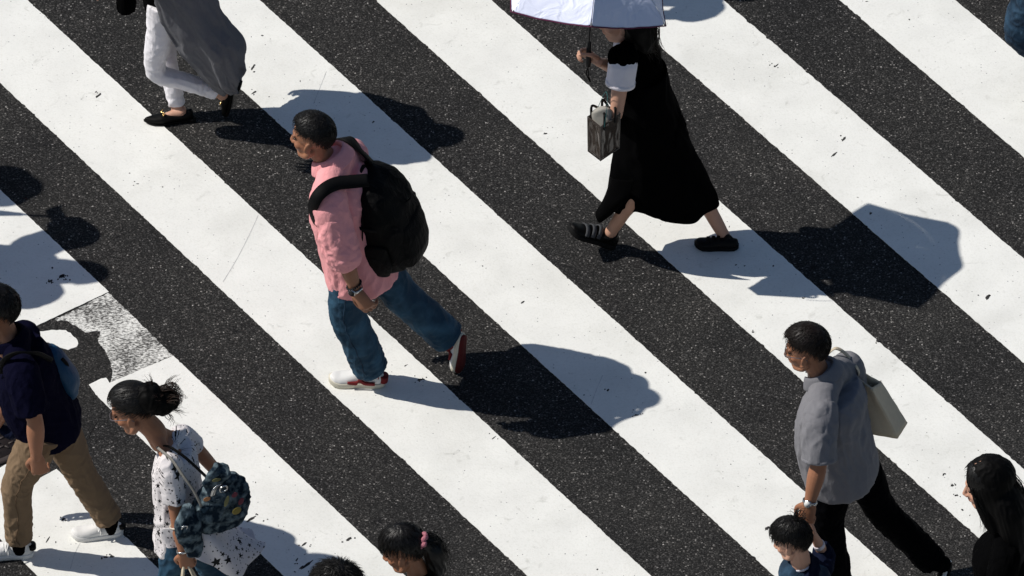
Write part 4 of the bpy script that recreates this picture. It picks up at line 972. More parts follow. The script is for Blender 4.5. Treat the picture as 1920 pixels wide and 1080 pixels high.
    C_ = G  # corners of the box: narrow end faces the camera side, long side runs back to her hip
    fl, fr, br, bl = A(1103, 283, d - .02), A(1126, 301, d + .03), A(1161, 277, d - .0), A(1138, 262, d - .1)
    hgt = .20
    top = lambda q, s_: q + ZUP * hgt + (q - (fl + fr + br + bl) / 4) * s_
    ring0 = [fl, fr, br, bl]; ring1 = [top(q, .04) for q in ring0]
    def wall(a, b, c_, e, n=14, bulge=.012, seed=0):
        gr = []
        for i in range(n + 1):
            u = i / n; row = []
            for j in range(n + 1):
                v = j / n; q = (a * (1 - v) + b * v) * (1 - u) + (e * (1 - v) + c_ * v) * u; nn = nrm(np.cross(b - a, e - a))
                q = q + nn * (bulge * math.sin(PI * v) * math.sin(PI * u * .9) * (-1) + .006 * perlin(np.array([[u * 3 + seed, v * 5, seed]]))[0]); row.append(q)
            gr.append(row)
        return gr
    g = Geo()
    for i, (a, b) in enumerate(((0, 1), (1, 2), (2, 3), (3, 0))): g.sheet(wall(ring0[a], ring0[b], ring1[b], ring1[a], seed=i * 2.3, bulge=.006), .004)
    g.add([q + ZUP * .004 for q in ring0], [(0, 1, 2, 3)]); link('bag_body', mesh(g), PATENT, r)
    g = Geo(); g.tube([ring1[i % 4] for i in range(5)], .004, seg=6, sub=1)
    for i in (0, 1, 2): g.tube([ring0[i], ring1[i]], .0035, seg=6, sub=1)
    g.tube([fl, fr, br], .0035, seg=6, sub=1); link('piping', mesh(g), PATENT, r)
    g = Geo(); cc = sum(ring1) / 4; g.ell(cc - ZUP * .0 + V(-.008, -.01, 0), ((fr - fl) * .55, (br - fr) * .4, ZUP * .05)); me = remesh(g, .006, 2); fold(me, V(1, 0, .5), 4, 16, .014, None, None, 3); link('scarf', me, SCARF, r)
    for q, (a, b) in enumerate(((0, 3), (1, 2))):
        s0, s1 = ring1[a] * .8 + ring1[b] * .2, ring1[a] * .25 + ring1[b] * .75; apex = A(1141 if q else 1132, 206 if q else 200, .2 if q else .12)
        g = Geo(); g.tube([s0 - ZUP * .03, s0 + ZUP * .05, apex + V(-.02, 0, -.008), apex + V(.02, 0, -.004), s1 + ZUP * .05, s1 - ZUP * .03], .006, seg=8); link('bag_handle', mesh(g), BLACKLEATHER, r)
    g = Geo(); g.tube([A(1133, 238, .3), A(1137, 210, .3), A(1139, 185, .28), A(1136, 172, .24), A(1127, 188, .2), A(1122, 200, .2)], .0014, seg=6); link('teal_cord', mesh(g), TEAL, r)
    # ---- the umbrella: six panels, a bent dome, shaft tilted a little away
    hand = p.J['wrR'] + V(-.045, 0, .035)
    D0 = A(1108, 50, .31); D0 = D0
    rim = [D0 + V(*x) for x in ((0, 0, 0), (.342, .224, -.175), (.325, .60, -.17), (-.045, .74, -.17), (-.37, .5, -.09), (-.36, .133, -.02))]
    cen = sum(rim) / 6; nn = nrm(np.cross(rim[1] - rim[5], rim[3] - rim[0])); nn = nn if nn[2] > 0 else -nn; DH = .20; apex = cen + nn * DH
    u = root('umbrella', hand, 'white folding umbrella with plum edging held over the woman in the black dress', 'umbrella')
    for k in range(6):
        a, b = rim[k], rim[(k + 1) % 6]; gr = []; n = 14
        for i in range(n + 1):
            t_ = i / n; row = []
            for j in range(n + 1):
                s_ = j / n; q = a * (1 - s_) + b * s_
                dome = math.sin(t_ * PI * .5); q = cen + (q - cen) * t_ + nn * DH * (1 - t_ ** 2.6)
                sag = math.sin(PI * s_) * t_; q = q - nn * sag * .012 - (q - cen) * sag * .012 * t_
                q = q + nn * .006 * t_ * math.sin(PI * s_) * perlin(np.array([[s_ * 5 + k * 3, t_ * 4, k]]))[0] * 2
                row.append(q)
            gr.append(row)
        gr[0] = [apex + (x - apex) * .02 + nn * 0 for x in gr[1]]
        g = Geo(); g.sheet(gr, .0012); me = subdiv(g, 1); pn = link('canopy_panel', me, NYLONWHITE, u)
        g = Geo(); g.tube(gr[-1], .0032, seg=6, sub=1); link('edge_trim', mesh(g), PLUMTRIM, pn)
        g = Geo(); g.tube([apex - nn * .012] + [cen + (a - cen) * t_ + nn * (DH * (1 - t_ ** 2.6) - .006) for t_ in (.3, .6, .85, .99)], .0028, seg=6, sub=2); link('rib', mesh(g), STEEL, u)
        g = Geo(); mid = apex - nn * .16; g.tube([mid, cen + (a - cen) * .55 + nn * (DH * (1 - .55 ** 2.6) - .008)], .0022, seg=6, sub=1); link('stretcher', mesh(g), STEEL, u)
    g = Geo(); g.tube([apex + nn * .035, apex], .006, seg=8, sub=1); link('ferrule', mesh(g), BLACKPLASTIC, u)
    g = Geo(); g.tube([apex, hand + V(0, 0, .03)], .0055, seg=8, sub=1); link('shaft', mesh(g), BLACKPLASTIC, u)
    dn = nrm(hand - apex); g = Geo(); g.tube([hand - dn * .07, hand, hand + dn * .05], [.0105, .0125, .0135], seg=12); link('grip', mesh(g), BLACKPLASTIC, u)
    g = Geo(); e = hand + dn * .06; g.tube([e, e + V(-.008, 0, -.03), e + V(.0, 0, -.06), e + V(.012, 0, -.085), e + V(.004, 0, -.05), e], .003, seg=6); link('wrist_loop', mesh(g), BLACKWEB, u)
    return p
make_umbrella_woman()
# ================================================================ person in jeans cut by the frame's edge
def make_jeans_walker():
    p = Person('person in dark blue jeans stepping in at the corner of the crossing', 1985, 190, 1.72, 'R', yaw=0)
    p.set(knL=(1915, 62, .08), hipL=(1950, -50, .09), hipR=(1962, -90, -.09), knR=(1965, 60, -.08), shL=(1930, -190, .19), shR=(1935, -290, -.18), neck=(1920, -250, 0), elL=(1965, -95, .26), wrL=(1955, -30, .28), elR=(1960, -160, -.25), wrR=(1900, -130, -.25))
    p.foot('L', (2040, 120, .05), (2030, 185)); p.J['heelL'] = p.at(2045, 125, .06); p.J['toeL'] = p.at(2030, 196, .06); p.href['L'] = V(-1, .1, .2)
    p.foot('R', (2010, 185), (1915 + 20, 190)); p.J['anL'] = p.at(2018, 132, .06)
    p.head(px=(1915, -310, 0)); p.body(); p.hair()
    p.trousers(DENIM_D, thigh=.095, knee=.076, ankle=.07, amp=.012, name='jeans', seed=9, vox=.005)
    p.shirt(BLACKCLOTH, [(-.2, 0, .18, .14), (.5, .02, .17, .13), (1.02, 0, .14, .09)], sleeves=(.8, .8), name='t_shirt')
    for sd in 'LR': p.shoe(sd, WHITELEATHER, OFFWHITE)
make_jeans_walker()
# ================================================================ man in the grey polo with a tote bag, and the boy whose hand he holds
GREYPOLO = mat('grey_pique', (0.19, 0.187, 0.20), 0.92, var=0.06, vs=40, bump=0.25, bs=420, fold=0.15, fs=20, sheen=0.05, spec=0.1)
BLACKTROUSER = mat('black_trouser_cloth', (0.0018, 0.0019, 0.0025), 0.95, var=0.2, vs=30, bump=0.1, bs=380, fold=.3, spec=0.02)
CANVAS = mat('grey_beige_canvas', (0.56, 0.48, 0.36), 0.9, var=0.1, vs=40, bump=0.25, bs=350, fold=0.15)
NAVY = mat('navy_jersey', (0.006, 0.009, 0.024), 0.9, var=0.2, vs=30, bump=0.15, bs=380, fold=0.45, fs=18, spec=0.05)
NAVYPOLO = mat('navy_pique', (0.0035, 0.0035, 0.013), 0.92, var=0.2, vs=30, bump=0.15, bs=380, fold=0.2, fs=20, spec=0.03)
KHAKI_D = mat('khaki_seam', (0.12, 0.075, 0.042), 0.9)
KHAKI = mat('khaki_cotton', (0.19, 0.130, 0.080), 0.9, var=0.08, vs=24, bump=0.15, bs=380, fold=0.2, fs=24, spec=0.1)
def make_polo():
    p = Person('man in a grey polo shirt, glasses and black trousers leading a small boy', 1610, 1108, 1.7, 'L', yaw=6, thick=1.0, skin=SKIN)
    p.set(shL=(1537, 780, .19), shR=(1592, 684, -.17), elL=(1536, 868, .27), wrL=(1518, 944, .33), elR=(1590, 790, -.25), wrR=(1572, 850, -.2),
          hipL=(1562, 868, .09), hipR=(1588, 822, -.09), knL=(1552, 985, .08), knR=(1652, 955, -.08), neck=(1537, 700, 0))
    p.foot('L', (1596, 1119), (1490, 1120)); p.foot('R', (1784, 1052, -.06), (1768, 1116), ref=(-1, .8, .2)); p.J['anR'] = p.at(1748, 1052, -.05)
    p.head(px=(1512, 654, 0), yaw=12, pitch=8, size=.91)
    p.hand['L'] = dict(curl=.8, dir=V(-.12, -.12, -.6), thumb=V(-1, .2, 0), palm=V(.3, 1, -.2), tcurl=.5)
    p.body()
    p.hair(HAIR_BROWN, line=((0, 34), (35, 28), (60, 15), (72, 10), (95, 9), (112, -10), (140, -38), (180, -46)), thick=.019, n=2600, ln=.028, lift=.1, crown=(-.45, 0, .85))
    rings = [(-.42, .0, .19, .152), (-.36, .0, .195, .155), (-.1, .015, .195, .158), (.2, .03, .19, .158), (.5, .03, .185, .15), (.8, .01, .18, .14), (1.0, 0, .14, .1)]
    p.shirt(GREYPOLO, rings, sleeves=(.92, .9), sr=(.076, .078, .06), seed=7, amp=.008, yoke=.064, rise=.012,
            folds=((V(-.25, 0, 1), 1.6, 17, .012, p.at(1605, 850, .1), (.16, .25, .32), 41), (V(.1, 0, 1), 2, 18, .008, p.at(1515, 850, .2), (.12, .2, .25), 42)))
    a, b = p.J['shL'], p.J['elL']
    g = Geo(); g.tube([a + (b - a) * .86, a + (b - a) * .94], .081, seg=28, cap='flat', sub=2); link('sleeve_hem', remesh(g, .005, 2), GREYPOLO, p.root)
    p.collar(GREYPOLO, r=.066, h=.03, drop=.045, open_=34, tilt=.35, up=.016, flare=.03, th=.006)
    p.trousers(BLACKTROUSER, hip=.085, belly=.085, waist=.02, thigh=.085, knee=.07, ankle=.066, end=1.03, amp=.009, seed=11)
    for sd in 'LR':
        o = p.shoe(sd, BLACKLEATHER, WHITELEATHER, soleh=.028, soleout=1.1); F, U, S, ln = p.ff[sd]; H = p.J['heel' + sd]
        g = Geo(); g.loft([[H + F * ((t_ - .5) * .98 + .5) * ln + S * x * w_ * ln / .27 - U * z for x, z in ((1, 0), (-1, 0), (-1, .003), (1, .003))] for t_, w_ in zip([.02, .1, .22, .38, .52, .66, .8, .9, .97], [.014, .028, .03, .026, .028, .036, .038, .03, .016])]); link('outsole', mesh(g), BLACKRUBBER, o)
        g = Geo(); g.tube([p.J['an' + sd] - U * .05, p.J['an' + sd] + U * .03], [.04, .041], seg=16); link('sock', mesh(g), BLACKCLOTH, o)
    p.glasses(FRAMEGREY); p.watch('L', STEEL, fr=.95, r=.03, facem=WHITELEATHER)
    # ---- tote bag on the far shoulder
    A = p.at; r = root('tote_bag', A(1660, 815, -.12), 'grey canvas tote bag slung behind the man in the grey polo shirt', 'tote bag')
    # mouth corners and base corners
    m0, m1 = A(1608, 708, -.1), A(1652, 716, -.24); b0, b1, b2, b3 = A(1622, 812, -.12), A(1662, 815, -.08), A(1683, 822, -.1), A(1701, 793, -.22)
    g = Geo(); n = 12
    def grid(a, b, c_, e, bul, seed):
        out = []; nn = nrm(np.cross(b - a, e - a))
        for i in range(n + 1):
            u = i / n; out.append([((a * (1 - j / n) + b * j / n) * (1 - u) + (e * (1 - j / n) + c_ * j / n) * u) + nn * (bul * math.sin(PI * u) * math.sin(PI * j / n) + .006 * perlin(np.array([[u * 3 + seed, j / n * 3, seed]]))[0]) for j in range(n + 1)])
        return out
    mid = A(1634, 728, -.05)
    g.sheet(grid(m0, mid, b2, b0, .008, 1), .005); g.sheet(grid(mid, m1, b3, b2, .004, 2), .005)
    bk0, bk1 = A(1622, 700, -.2), A(1640, 770, -.25); g.sheet(grid(m1, bk0, bk1, b3, .0, 3), .005); g.sheet(grid(bk0, m0, b0, bk1, 0, 4), .005)
    g.add([b0, b2, b3, bk1], [(0, 1, 2, 3)]); link('bag_body', mesh(g), CANVAS, r)
    for q, (st, en) in enumerate(((m0, mid), (bk0, m1))):
        pts = [st, A(1610, 696, -.09 - .06 * q), A(1594, 672, -.13 - .06 * q), A(1576, 656, -.13 - .06 * q), A(1562, 655, -.13 - .07 * q), A(1552, 676, -.16 - .06 * q), A(1580, 722, -.22), A(1612, 724, -.2), en]
        g = Geo(); g.ribbon(pts, [V(.25, 1, 0)] * len(pts), .018, .004); link('bag_strap', mesh(g), CANVAS, r)
    return p
polo = make_polo()
def make_boy():
    p = Person('small black haired boy in a navy shirt reaching up to hold a hand', 1500, 1240, .98, 'L', yaw=22, thick=1.1, skin=SKIN_FAIR)
    hold = polo.J['wrL'] + nrm(V(-.12, -.12, -.6)) * .1
    p.head(px=(1484, 1013, 0), yaw=18, pitch=16, size=.80)
    p.set(neck=(1500, 1062, 0), shL=(1500, 1112, .1), shR=(1542, 1062, -.1)); p.J['elR'] = p.at(1545, 1040, -.16); p.J['wrR'] = hold + V(.035, -.01, -.05)
    p.J['elL'] = p.at(1490, 1160, .14); p.J['wrL'] = p.at(1470, 1190, .15)
    p.hand['R'] = dict(curl=.9, dir=V(-.35, .1, .8), thumb=V(-1, 0, .2), palm=V(0, .8, .5), size=1.0)
    p.body(vox=.004)
    p.hair(HAIR, line=((0, 24), (35, 18), (58, 8), (72, 6), (95, 6), (112, -10), (140, -34), (180, -40)), thick=.022, n=3000, ln=.036, lift=.14, crown=(-.35, -.1, .9), streak=.005)
    strands(HAIR, 'hair_tuft', p.hairo, [([p.hp(-.06, -.02, .11), p.hp(-.07, -.03, .135), p.hp(-.085, -.03, .15)], [.02, .03, .03], 60, .02)])
    p.shirt(NAVY, [(-.3, 0, .19, .16), (.3, .02, .18, .15), (.8, 0, .165, .13), (1.02, 0, .13, .09)], sleeves=(.9, 1.25), sr=(.08, .074, .06), seed=3, vox=.005)
    a, b = p.J['elR'], p.J['wrR']; e = a + (b - a) * .45; t = nrm(b - a); g = Geo(); g.tube([e - t * .012, e + t * .012], .027, seg=18, cap='flat', sub=2); link('white_cuff', remesh(g, .004, 1), LILACWHITE, p.root)
    g = Geo(); c = p.J['neck'] + ZUP * .012
    g.tube([c + (p.F * math.cos(t_) * .048 + p.L * math.sin(t_) * .046) - ZUP * .012 * math.cos(t_) for t_ in np.linspace(0, 2 * PI, 18)], .007, seg=8, sub=1); link('neckband', mesh(g), LILACWHITE, p.root)
    p.trousers(DENIM_D, name='shorts', seed=4); [p.shoe(sd, WHITELEATHER, OFFWHITE, vox=.004) for sd in 'LR']
make_boy()
# ================================================================ woman in black with long straight hair
def make_black_woman():
    p = Person('woman with long straight black hair and centre parting dressed all in black', 1905, 1340, 1.58, 'L', yaw=4, skin=SKIN_FAIR, thick=.95)
    p.head(px=(1852, 908, 0), yaw=2, pitch=10)
    p.set(neck=(1880, 968, 0), shL=(1884, 1052, .17), shR=(1910, 962, -.17), elL=(1862, 1150, .22), wrL=(1840, 1215, .22), hipL=(1905, 1140, .09), hipR=(1915, 1092, -.09))
    p.J['elR'] = p.at(1860, 1080, -.22); p.J['wrR'] = p.at(1840, 1150, -.2)
    p.ears = False; p.body()
    p.hair(HAIR, line=((0, 40), (25, 30), (45, 2), (70, -22), (90, -40), (140, -55), (180, -60)), thick=.014, n=500, ln=.03, lift=.0, streak=.002, crown=(.15, 0, 1))
    g = Geo(); h = p.hp; g.ell(h(-.022, 0, .044), (p.hF * .108, p.hL * .089, p.hU * .103), 24, 16)
    g.tube([h(-.014, 0, .075), h(-.016, 0, .03), h(-.03, 0, -.035), p.at(1894, 955, .03), p.at(1905, 1030, .02), p.at(1912, 1085, .03)], [(.076, .088), (.096, .106), (.1, .098), (.112, .08), (.12, .062), (.1, .04)], side=p.L, seg=22)
    for q in (1, -1): g.tube([h(.03, .055 * q, .05), h(.035, .066 * q, -.03), h(.02, .074 * q, -.1), h(-.0, .085 * q, -.19)], [(.03, .02), (.03, .02), (.035, .022), (.03, .015)], side=p.hF, seg=14)
    me = remesh(g, .005, 3); fold(me, V(.25, 0, -1), 1.2, 45, .004, None, None, 6); link('long_hair', me, HAIR_MATT, p.root)
    strands(HAIR, 'loose_hair', p.hairo, [([h(.06, .06 * q, .05), h(.05, .08 * q, -.03), h(.03, .085 * q, -.1), h(.035, .07 * q, -.2)], [.008, .01, .012, .014], 26, .012) for q in (1, -1)] + [([h(-.06, 0, .1), h(-.11, 0, .0), p.at(1912, 930, 0), p.at(1925, 960, 0)], [.03, .03, .03, .03], 60, .01)])
    # scalp showing along the parting
    g = Geo(); P = [h(-.022 + .109 * math.cos(e), .012, .044 + .1035 * math.sin(e)) for e in np.linspace(math.radians(38), math.radians(84), 10)]
    g.ribbon(P, p.hL, [.004, .011, .013, .010, .003], .0035, sub=3) if False else g.ribbon(P, p.hL, [.001, .003, .005, .0055, .005, .0055, .004, .003, .002, .001], .004, sub=2); link('parting', mesh(g), SKIN_PART, p.hairo)
    p.shirt(BLACKCLOTH, [(-.5, 0, .19, .15), (0, .02, .185, .15), (.5, .045, .175, .16), (.75, .045, .18, .16), (1.02, 0, .145, .1)], sleeves=(1.8, 1.8), sr=(.078, .07, .055), seed=5, name='jacket')
    p.trousers(BLACKTROUSER); [p.shoe(sd, BLACKLEATHER, BLACKRUBBER) for sd in 'LR']
SKIN_PART = mat('scalp', (0.5, 0.27, 0.19), 0.6)
make_black_woman()
# ================================================================ man in navy polo and beige trousers with a blue sling bag
BLUEBAG = mat('blue_nylon', (0.004, 0.05, 0.115), 0.6, var=0.15, vs=30, bump=0.2, bs=350, fold=0.3, fs=14)
def make_navy():
    p = Person('man in a navy polo shirt and beige trousers with white sneakers', 95, 1030, 1.69, 'L', yaw=2, skin=SKIN, thick=1.02)
    p.foot('L', (62, 1041), (-45, 1046)); p.foot('R', (230, 1000), (134, 1007))
    p.set(shL=(40, 700, .19), shR=(44, 628, -.17), elL=(66, 790, .26), wrL=(68, 856, .28), elR=(20, 740, -.26), wrR=(-10, 800, -.27), neck=(14, 634, 0),
          hipL=(84, 800, .09), hipR=(88, 756, -.09), knL=(33, 908, .09), knR=(150, 885, -.09))
    p.head(px=(-10, 584, 0), yaw=4, pitch=6, size=.96)
    p.hand['L'] = dict(curl=.95, dir=V(.04, -.02, -.2), thumb=V(-1, 0, -.1), palm=V(.3, 1, 0), tcurl=.5)
    p.body()
    p.hair(HAIR, thick=.02, n=2200, ln=.028, lift=.1, line=((0, 34), (35, 28), (60, 14), (72, 9), (95, 9), (112, -10), (140, -40), (180, -50)))
    p.shirt(NAVYPOLO, [(-.22, 0, .18, .14), (-.1, 0, .182, .148), (.2, .02, .178, .148), (.5, .025, .172, .142), (.8, .01, .17, .13), (1.02, 0, .14, .1)], sleeves=(.78, .8), sr=(.078, .076, .06), seed=12, amp=.009, rise=.005, yoke=.058)
    p.collar(NAVYPOLO, r=.068, h=.032, drop=.03, tilt=.3, up=.005)
    p.trousers(KHAKI, hip=.108, thigh=.087, knee=.068, ankle=.056, end=.95, amp=.009, seed=15, vox=.005, cuff=True)
    for sd in 'LR': p.legseam(sd, KHAKI_D)
    p.seam(p.trouso.data, [p.at(52, 795, .2), p.at(54, 815, .2), p.at(60, 838, .2)], KHAKI_D, .004, 'pocket_edge', p.trouso)
    for sd in 'LR':
        o = p.shoe(sd, WHITELEATHER, WHITELEATHER, soleh=.026, soleout=1.05); F, U, S, ln = p.ff[sd]; H = p.J['heel' + sd]; q = ln / .27
        g = Geo(); g.tube([p.J['an' + sd] - U * .045, p.J['an' + sd] + U * .015], [.037, .038], seg=16); link('sock', mesh(g), BLACKCLOTH, o)
        g = Geo()
        for i in range(5):
            t_ = .46 + i * .055; hh = .076 - i * .0055; c = H + F * t_ * ln + U * hh * q
            g.tube([c - S * .024 * q - U * .012, c + U * .006, c + S * .024 * q - U * .012], .0042, seg=6, sub=3)
        c = H + F * .43 * ln + U * .085 * q
        for s_ in (1, -1): g.tube([c, c + S * .03 * s_ + U * .012, c + S * .045 * s_ - U * .015 + F * .01, c + S * .02 * s_ + F * .01], .0032, seg=6); g.tube([c, c + S * .03 * s_ - U * .02, c + S * .038 * s_ - U * .04], .003, seg=6)
        link('shoelace', mesh(g), WHITELEATHER, o)
        g = Geo(); g.tube([H + F * .015 * ln + U * .05 * q, H + F * .01 * ln + U * .07 * q], [(.026, .02), (.024, .018)], side=S, cap='flat'); link('heel_tab', mesh(g), BLACKLEATHER, o)
    A = p.at; r = root('sling_bag', A(128, 735, -.02), 'blue nylon sling bag across the back of the man in navy', 'sling bag')
    g = Geo(); g.tube([A(96, 664, -.07), A(110, 684, -.07), A(122, 706, -.07), A(127, 730, -.06)], [(.06, .045), (.085, .055), (.085, .06), (.06, .045)], side=V(.3, -1, .3), seg=20); me = remesh(g, .006, 4); fold(me, V(.5, 0, -1), 3, 12, .008, None, None, 3); link('bag_body', me, BLUEBAG, r)
    g = Geo(); g.ribbon([A(116, 672, .0), A(126, 684, -.02), A(128, 698, -.05)], V(.5, -.3, .8), .022, .004); g.ribbon([A(124, 700, .0), A(134, 712, -.02), A(138, 726, -.05)], V(.5, -.3, .8), .016, .004); link('bag_band', mesh(g), BLACKWEB, r)
    g = Geo(); g.ribbon([A(98, 676, .04), A(74, 664, .12), A(52, 661, .16), A(30, 662, .18), A(10, 674, .17), A(-2, 700, .1)], [V(.3, -.2, .9), V(.2, -.3, .9), V(-.1, -.6, .7), V(-.6, -.4, .5), V(-.9, -.2, .2), V(-.9, 0, 0)], .034, .006); link('bag_strap', mesh(g), BLACKWEB, r)
    g = Geo(); g.tube([A(-10, 795, -.28), A(18, 812, -.26), A(30, 806, -.24)], [.012, .03, .022], side=p.L); 
    me = remesh(g, .004, 2); link('folded_pouch', me, NAVY, p.root)
make_navy()
# ================================================================ woman in the star print blouse with a denim bag
def starcloth():
    m, nt, N, L, b = nodes('star_print_cotton'); uv = N.new('ShaderNodeUVMap'); uv.uv_map = 'print'
    def M(op, a=None, c=None, v1=0.0, v2=0.0):
        n = N.new('ShaderNodeMath'); n.operation = op
        n.inputs[0].default_value = v1; n.inputs[1].default_value = v2
        if a is not None: L.new(a, n.inputs[0])
        if c is not None: L.new(c, n.inputs[1])
        return n.outputs[0]
    masks = []
    for scale, keep, big, off in ((20, .38, .36, 0), (36, .55, .21, 3.7), (55, .62, .19, 7.1)):
        mp = N.new('ShaderNodeMapping'); mp.inputs['Location'].default_value = (off, off * .7, 0); L.new(uv.outputs['UV'], mp.inputs['Vector'])
        v = N.new('ShaderNodeTexVoronoi'); v.voronoi_dimensions = '2D'; v.inputs['Scale'].default_value = scale; v.inputs['Randomness'].default_value = .75; L.new(mp.outputs['Vector'], v.inputs['Vector'])
        s = N.new('ShaderNodeVectorMath'); s.operation = 'SUBTRACT'; L.new(mp.outputs['Vector'], s.inputs[0]); L.new(v.outputs['Position'], s.inputs[1])
        x = N.new('ShaderNodeSeparateXYZ'); L.new(s.outputs[0], x.inputs[0]); c = N.new('ShaderNodeSeparateColor'); L.new(v.outputs['Color'], c.inputs['Color'])
        ang = M('ARCTAN2', x.outputs['Y'], x.outputs['X']); ang = M('ADD', ang, M('MULTIPLY', c.outputs['Green'], None, 0, 6.28))
        if scale < 40:
            tri = M('PINGPONG', ang, None, 0, PI / 5); tri = M('DIVIDE', tri, None, 0, PI / 5)       # 0 at a point, 1 in a notch
            prof = M('SUBTRACT', None, M('MULTIPLY', M('POWER', tri, None, 0, .55), None, 0, .62), 1.0)
        else: prof = M('MULTIPLY', tri0, None, 0, 0.0) if False else M('ADD', M('MULTIPLY', ang, None, 0, 0), None, 0, .8)
        rad = M('MULTIPLY', prof, M('MULTIPLY', M('ADD', c.outputs['Red'], None, 0, .35), None, 0, big))
        inside = M('LESS_THAN', v.outputs['Distance'], rad); masks.append(M('MULTIPLY', inside, M('GREATER_THAN', c.outputs['Blue'], None, 0, keep)))
    mk = M('MAXIMUM', M('MAXIMUM', masks[0], masks[1]), masks[2])
    mx = N.new('ShaderNodeMix'); mx.data_type = 'RGBA'; mx.inputs['A'].default_value = (.70, .66, .66, 1); mx.inputs['B'].default_value = (.012, .012, .013, 1); L.new(mk, mx.inputs['Factor']); L.new(mx.outputs['Result'], b.inputs['Base Color'])
    b.inputs['Roughness'].default_value = .85; b.inputs['Specular IOR Level'].default_value = .2
    tc = N.new('ShaderNodeTexCoord'); n2 = N.new('ShaderNodeTexNoise'); n2.inputs['Scale'].default_value = 20; n2.inputs['Detail'].default_value = 4; n2.inputs['Distortion'].default_value = .8; L.new(tc.outputs['Object'], n2.inputs['Vector'])
    bp = N.new('ShaderNodeBump'); bp.inputs['Strength'].default_value = .3; bp.inputs['Distance'].default_value = .02; L.new(n2.outputs['Fac'], bp.inputs['Height']); L.new(bp.outputs['Normal'], b.inputs['Normal'])
    return m
STAR = starcloth()
def printuv(me, p):
    co = getco(me); li = np.empty(len(me.loops), np.int32); me.loops.foreach_get('vertex_index', li); uvl = me.uv_layers.new(name='print')
    if p == 'flat': uv = np.stack([co[:, 0] * .9 + co[:, 1] * .5, co[:, 2] - co[:, 1] * .35], 1)
    elif p is not None:      # unroll the cloth round the body
        J = p.J; hm = (J['hipL'] + J['hipR']) / 2; ax = nrm((J['shL'] + J['shR']) / 2 - hm); q = co - hm; u = q @ ax; f = nrm(p.F - ax * (p.F @ ax)); l = np.cross(ax, f)
        uv = np.stack([np.arctan2(q @ f, q @ l) * .17, u], 1)
    else: q = co - At(372, 1000, G(320, 1195)[1]); uv = np.stack([np.arctan2(q[:, 1], q[:, 0]) * .25, (np.hypot(q[:, 0], q[:, 1]) - q[:, 2]) * .72], 1)
    uvl.data.foreach_set('uv', uv[li].astype(np.float32).ravel())
ACID = mat('acid_wash_denim', (0.006, 0.016, 0.028), 0.85, vs=26, bump=0.4, bs=300, fold=0.6, fs=18, fade=(0.17, 0.225, 0.25), spec=.1)
CREAM = mat('cream_cord', (0.62, 0.54, 0.40), 0.8); STRAPGREY = mat('grey_webbing', (0.22, 0.21, 0.19), 0.8, bump=.3)
